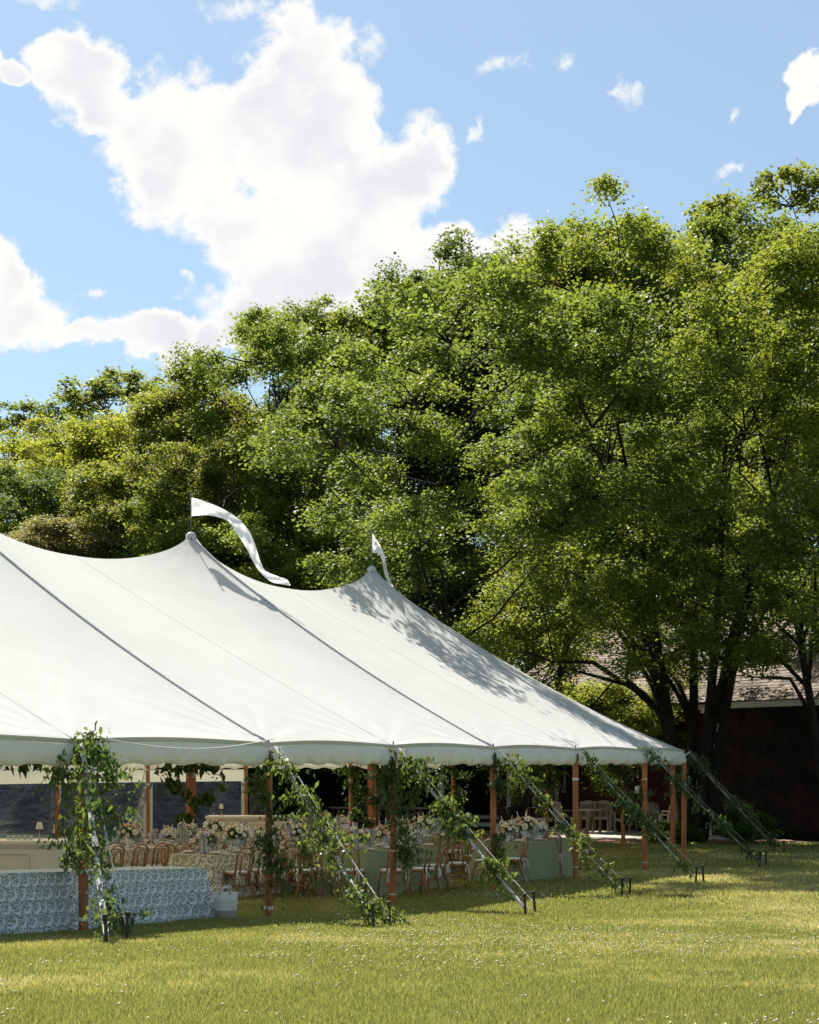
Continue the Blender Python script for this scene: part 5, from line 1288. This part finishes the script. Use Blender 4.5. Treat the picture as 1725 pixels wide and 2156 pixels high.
# ------------------------------------------------------------------ leafy garlands on poles and straps
def maple_leafify(): pass
def garland(label, paths, n, spread_, leaf=.054, tint=(1, 1, 1), seed=0, hang=.35, name='leaf_garland', mat='vine', sprigs=14, splen=.38, up=.05):
    r = np.random.RandomState(seed); cen = []; b = MB(); n = int(n * (1.1 if seed == 1 else .72)); sprigs = int(sprigs * 1.7); spread = spread_ * 1.0
    tot = sum(sum((Vector(p[i + 1]) - Vector(p[i])).length for i in range(len(p) - 1)) for p in paths)
    for p in paths:
        p = [Vector(q) for q in p]; ls = [(p[i + 1] - p[i]).length for i in range(len(p) - 1)]; Ltot = sum(ls)
        def at(s):
            for i, l in enumerate(ls):
                if s <= l or i == len(ls) - 1: return p[i].lerp(p[i + 1], min(1, s / l))
                s -= l
        m = max(4, int(Ltot / .07)); wob = [at(Ltot * i / m) + Vector(r.normal(0, .03, 3)) for i in range(m + 1)]
        b.tube(wob, .008, 4)
        k = int(n * Ltot / tot)
        # leaves come in tufts with bare stretches between
        dens = np.clip(np.interp(np.linspace(0, 1, 400), np.linspace(0, 1, 9), r.uniform(-.35, 1.2, 9)), .02, 1); dens /= dens.sum()
        ss = r.choice(400, k, p=dens) / 400 * Ltot + r.uniform(0, .01, k)
        for s in ss:
            q = at(s); a = r.uniform(0, 2 * np.pi); d = abs(r.normal(0, spread * .75)); cen.append((q.x + d * np.cos(a), q.y + d * .6 * np.sin(a), q.z - abs(r.normal(0, hang * .25)) + r.normal(0, .03)))
        for j in range(int(sprigs * Ltot / tot) + 1):
            q = at(r.choice(400, p=dens) / 400 * Ltot); a = r.uniform(0, 2 * np.pi); ln = splen * r.uniform(.4, 1.2); dn = r.uniform(-.4, 1.2)
            pts = [q, q + Vector((math.cos(a) * ln * .5, math.sin(a) * ln * .3, .05)), q + Vector((math.cos(a) * ln * .9, math.sin(a) * ln * .5, -ln * .6 * dn))]
            b.tube(pts, .005, 4, cap=False)
            for t in np.linspace(.15, 1, 13):
                x = t * 2; i = min(1, int(x)); c = pts[i].lerp(pts[i + 1], x - i); cen.append((c.x + r.normal(0, .025), c.y + r.normal(0, .025), c.z + r.normal(0, .025)))
    cen = np.array(cen); V, T, A = leaf_cloud(cen, 1, .012, .012, leaf, r, up=up, wid=.36, hangz=.8)
    o0 = Vector(paths[0][0]); g = thing(name, label, 'garland', (o0.x, o0.y, gz(o0.x, o0.y)), 0, 'leafy garlands on the tent poles and straps')
    loc = np.array([o0.x, o0.y, gz(o0.x, o0.y)])
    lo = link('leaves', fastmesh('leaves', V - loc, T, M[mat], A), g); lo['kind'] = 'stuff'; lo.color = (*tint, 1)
    b.v = [(x - loc[0], y - loc[1], z - loc[2]) for x, y, z in b.v]; b.build('vine_stem', M['twig'], g); return g
def pp(*pts): return [P(*q) for q in pts]
pA = side(17.2); pB = side(13.25); pC = side(9.93); pD = side(6.62); pE = side(3.31); pF_ = side(0); pG = per0(math.pi / 8)[0]
def onstrap(i, t0, t1, n=8, dz=.03): a, b = STRAPS[i]; return [a.lerp(b, t0 + (t1 - t0) * k / n) + Vector((0, -.03, dz - .04 * math.sin(math.pi * (t0 + (t1 - t0) * k / n)))) for k in range(n + 1)]
YA = pA.y - .10; YB = pB.y - .10; YC = pC.y - .1; YD = pD.y - .1
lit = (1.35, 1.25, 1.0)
garland('full leafy garland on the first pole and strap in front of the buffet', [pp((165, 1568, YA), (178, 1640, YA), (180, 1720, YA), (140, 1790, YA), (175, 1830, YA)),
   pp((215, 1560, YA), (235, 1620, YA), (215, 1680, YA), (205, 1740, YA)), pp((185, 1590, YA), (190, 1650, YA), (180, 1720, YA)), pp((165, 1590, YA), (200, 1575, YA - .1), (235, 1600, YA - .2), (245, 1650, YA - .2), (222, 1690, YA - .2), (255, 1725, YA - .2)), pp((150, 1590, YA), (115, 1600, YA), (118, 1650, YA)), pp((160, 1600, YA), (200, 1540, YA), (205, 1528, YA)),
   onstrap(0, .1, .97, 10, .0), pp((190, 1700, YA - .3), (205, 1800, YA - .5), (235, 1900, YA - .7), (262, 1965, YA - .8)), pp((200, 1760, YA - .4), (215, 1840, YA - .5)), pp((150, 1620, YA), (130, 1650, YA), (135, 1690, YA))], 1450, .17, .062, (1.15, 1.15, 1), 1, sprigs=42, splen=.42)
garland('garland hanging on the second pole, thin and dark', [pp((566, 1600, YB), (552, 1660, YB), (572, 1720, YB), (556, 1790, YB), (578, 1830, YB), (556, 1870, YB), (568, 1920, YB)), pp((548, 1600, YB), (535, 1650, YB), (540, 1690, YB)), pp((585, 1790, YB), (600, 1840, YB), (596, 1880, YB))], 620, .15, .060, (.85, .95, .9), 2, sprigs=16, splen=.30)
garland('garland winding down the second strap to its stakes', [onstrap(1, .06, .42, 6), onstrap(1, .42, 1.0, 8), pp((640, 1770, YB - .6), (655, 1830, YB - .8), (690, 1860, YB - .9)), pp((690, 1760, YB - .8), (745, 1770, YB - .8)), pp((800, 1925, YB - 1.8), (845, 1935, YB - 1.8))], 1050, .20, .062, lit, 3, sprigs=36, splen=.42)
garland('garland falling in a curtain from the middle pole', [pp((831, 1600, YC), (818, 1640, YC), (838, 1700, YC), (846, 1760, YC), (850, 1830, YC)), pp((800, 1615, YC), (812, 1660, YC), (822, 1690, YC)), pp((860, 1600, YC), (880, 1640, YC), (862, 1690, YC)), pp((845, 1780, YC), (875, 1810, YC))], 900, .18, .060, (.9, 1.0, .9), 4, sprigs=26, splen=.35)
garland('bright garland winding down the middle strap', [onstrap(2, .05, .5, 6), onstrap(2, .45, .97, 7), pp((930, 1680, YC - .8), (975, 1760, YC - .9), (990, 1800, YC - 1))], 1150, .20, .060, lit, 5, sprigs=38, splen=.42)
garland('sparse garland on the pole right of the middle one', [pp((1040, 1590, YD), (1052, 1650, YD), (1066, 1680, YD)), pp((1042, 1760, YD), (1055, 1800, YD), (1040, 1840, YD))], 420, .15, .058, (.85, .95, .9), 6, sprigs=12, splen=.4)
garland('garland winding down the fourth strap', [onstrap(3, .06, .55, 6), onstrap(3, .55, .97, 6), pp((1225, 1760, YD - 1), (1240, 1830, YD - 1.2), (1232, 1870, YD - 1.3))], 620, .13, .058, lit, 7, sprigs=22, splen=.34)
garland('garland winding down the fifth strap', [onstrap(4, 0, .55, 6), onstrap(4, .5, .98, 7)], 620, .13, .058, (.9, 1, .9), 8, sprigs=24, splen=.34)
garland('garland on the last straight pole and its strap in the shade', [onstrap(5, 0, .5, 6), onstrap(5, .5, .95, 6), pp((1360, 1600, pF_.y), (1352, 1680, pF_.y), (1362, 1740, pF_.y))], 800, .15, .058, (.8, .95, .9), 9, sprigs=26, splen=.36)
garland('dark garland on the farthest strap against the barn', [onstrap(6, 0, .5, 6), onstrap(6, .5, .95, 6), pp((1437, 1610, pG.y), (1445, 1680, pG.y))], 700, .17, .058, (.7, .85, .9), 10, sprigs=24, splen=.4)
for i, (s, hh) in enumerate(((13.25, .0), (6.62, .0), (0, .0))):
    q = ridge_pt(s); Yq = q.y - .2; xq = HX + F * q.x / q.y
    if i == 0: continue
    # bunches of cut maple branches tied to the centre poles
    garland('cut maple branches tied to the nearer centre pole' if i == 1 else 'cut branches tied to the farther centre pole',
        [pp((xq - 60, 1612, Yq), (xq - 35, 1625, Yq), (xq - 5, 1600, Yq)), pp((xq - 55, 1640, Yq), (xq - 25, 1660, Yq), (xq - 3, 1680, Yq)), pp((xq + 5, 1600, Yq), (xq + 50, 1620, Yq), (xq + 68, 1640, Yq)), pp((xq + 5, 1690, Yq), (xq + 40, 1670, Yq), (xq + 65, 1655, Yq)), pp((xq - 25, 1710, Yq), (xq - 2, 1740, Yq))],
        420, .16, .12 if i == 1 else .09, (.9, .8, .6), 20 + i, sprigs=8, splen=.3, mat='leafdark', up=.1, name='branch_bunch')
garland('maple sprig dangling under the valance at the left edge', [pp((-20, 1590, 24), (20, 1600, 24)), pp((20, 1600, 24), (58, 1612, 24))], 40, .08, .11, (.8, .8, .6), 25, sprigs=2, splen=.2, mat='leafdark', name='branch_bunch')
# vines on the far poles
for i, (s, lb) in enumerate(((None, 'dim garland on the far pole left of the farther centre pole'), (1, 'dim garland on the far pole behind the middle strap'), (2, 'dim garland on the far pole beside the umbrella'), (3, 'dim garland on the far pole behind the last straight pole'))):
    th_ = (6, 5, 4, 3)[i]; e, _ = per0(th_ * math.pi / 8); 
    garland(lb, [[(e.x, e.y - .1, 2.2), (e.x + .1, e.y - .1, 1.5), (e.x + .05, e.y - .1, .7)], [(e.x - .4, e.y, 2.2), (e.x, e.y, 2.1), (e.x + .4, e.y, 2.0)]], 380, .26, .075, (.7, .8, .7), 30 + i, sprigs=10, splen=.4)

# ------------------------------------------------------------------ labels that single out each plate, glass, candle and bouquet
def ordinal(i):
    a = ['first', 'second', 'third', 'fourth', 'fifth', 'sixth', 'seventh', 'eighth', 'ninth', 'tenth', 'eleventh', 'twelfth', 'thirteenth', 'fourteenth', 'fifteenth', 'sixteenth', 'seventeenth', 'eighteenth', 'nineteenth']
    return a[i] if i < 19 else ('twentieth' if i == 19 else 'twenty-' + a[i - 20])
groups = {}
for o in list(COL.objects):
    g_ = o.get('group')
    if o.parent is None and g_ and o.get('category') in ('plate', 'glass', 'candle') and ' on the ' in g_: groups.setdefault(g_, []).append(o)
for g_, lst in groups.items():
    lst.sort(key=lambda o: o.location.x / o.location.y); where = g_.split(' on the ')[1]
    for i, o in enumerate(lst):
        w = {'plate': 'plates and napkin', 'glass': 'stemmed glass' if o.name.startswith('wine') else 'water glass', 'candle': 'candle in glass cylinder'}[o['category']]
        o['label'] = f'{ordinal(i)} {w} from the left on the {where}'
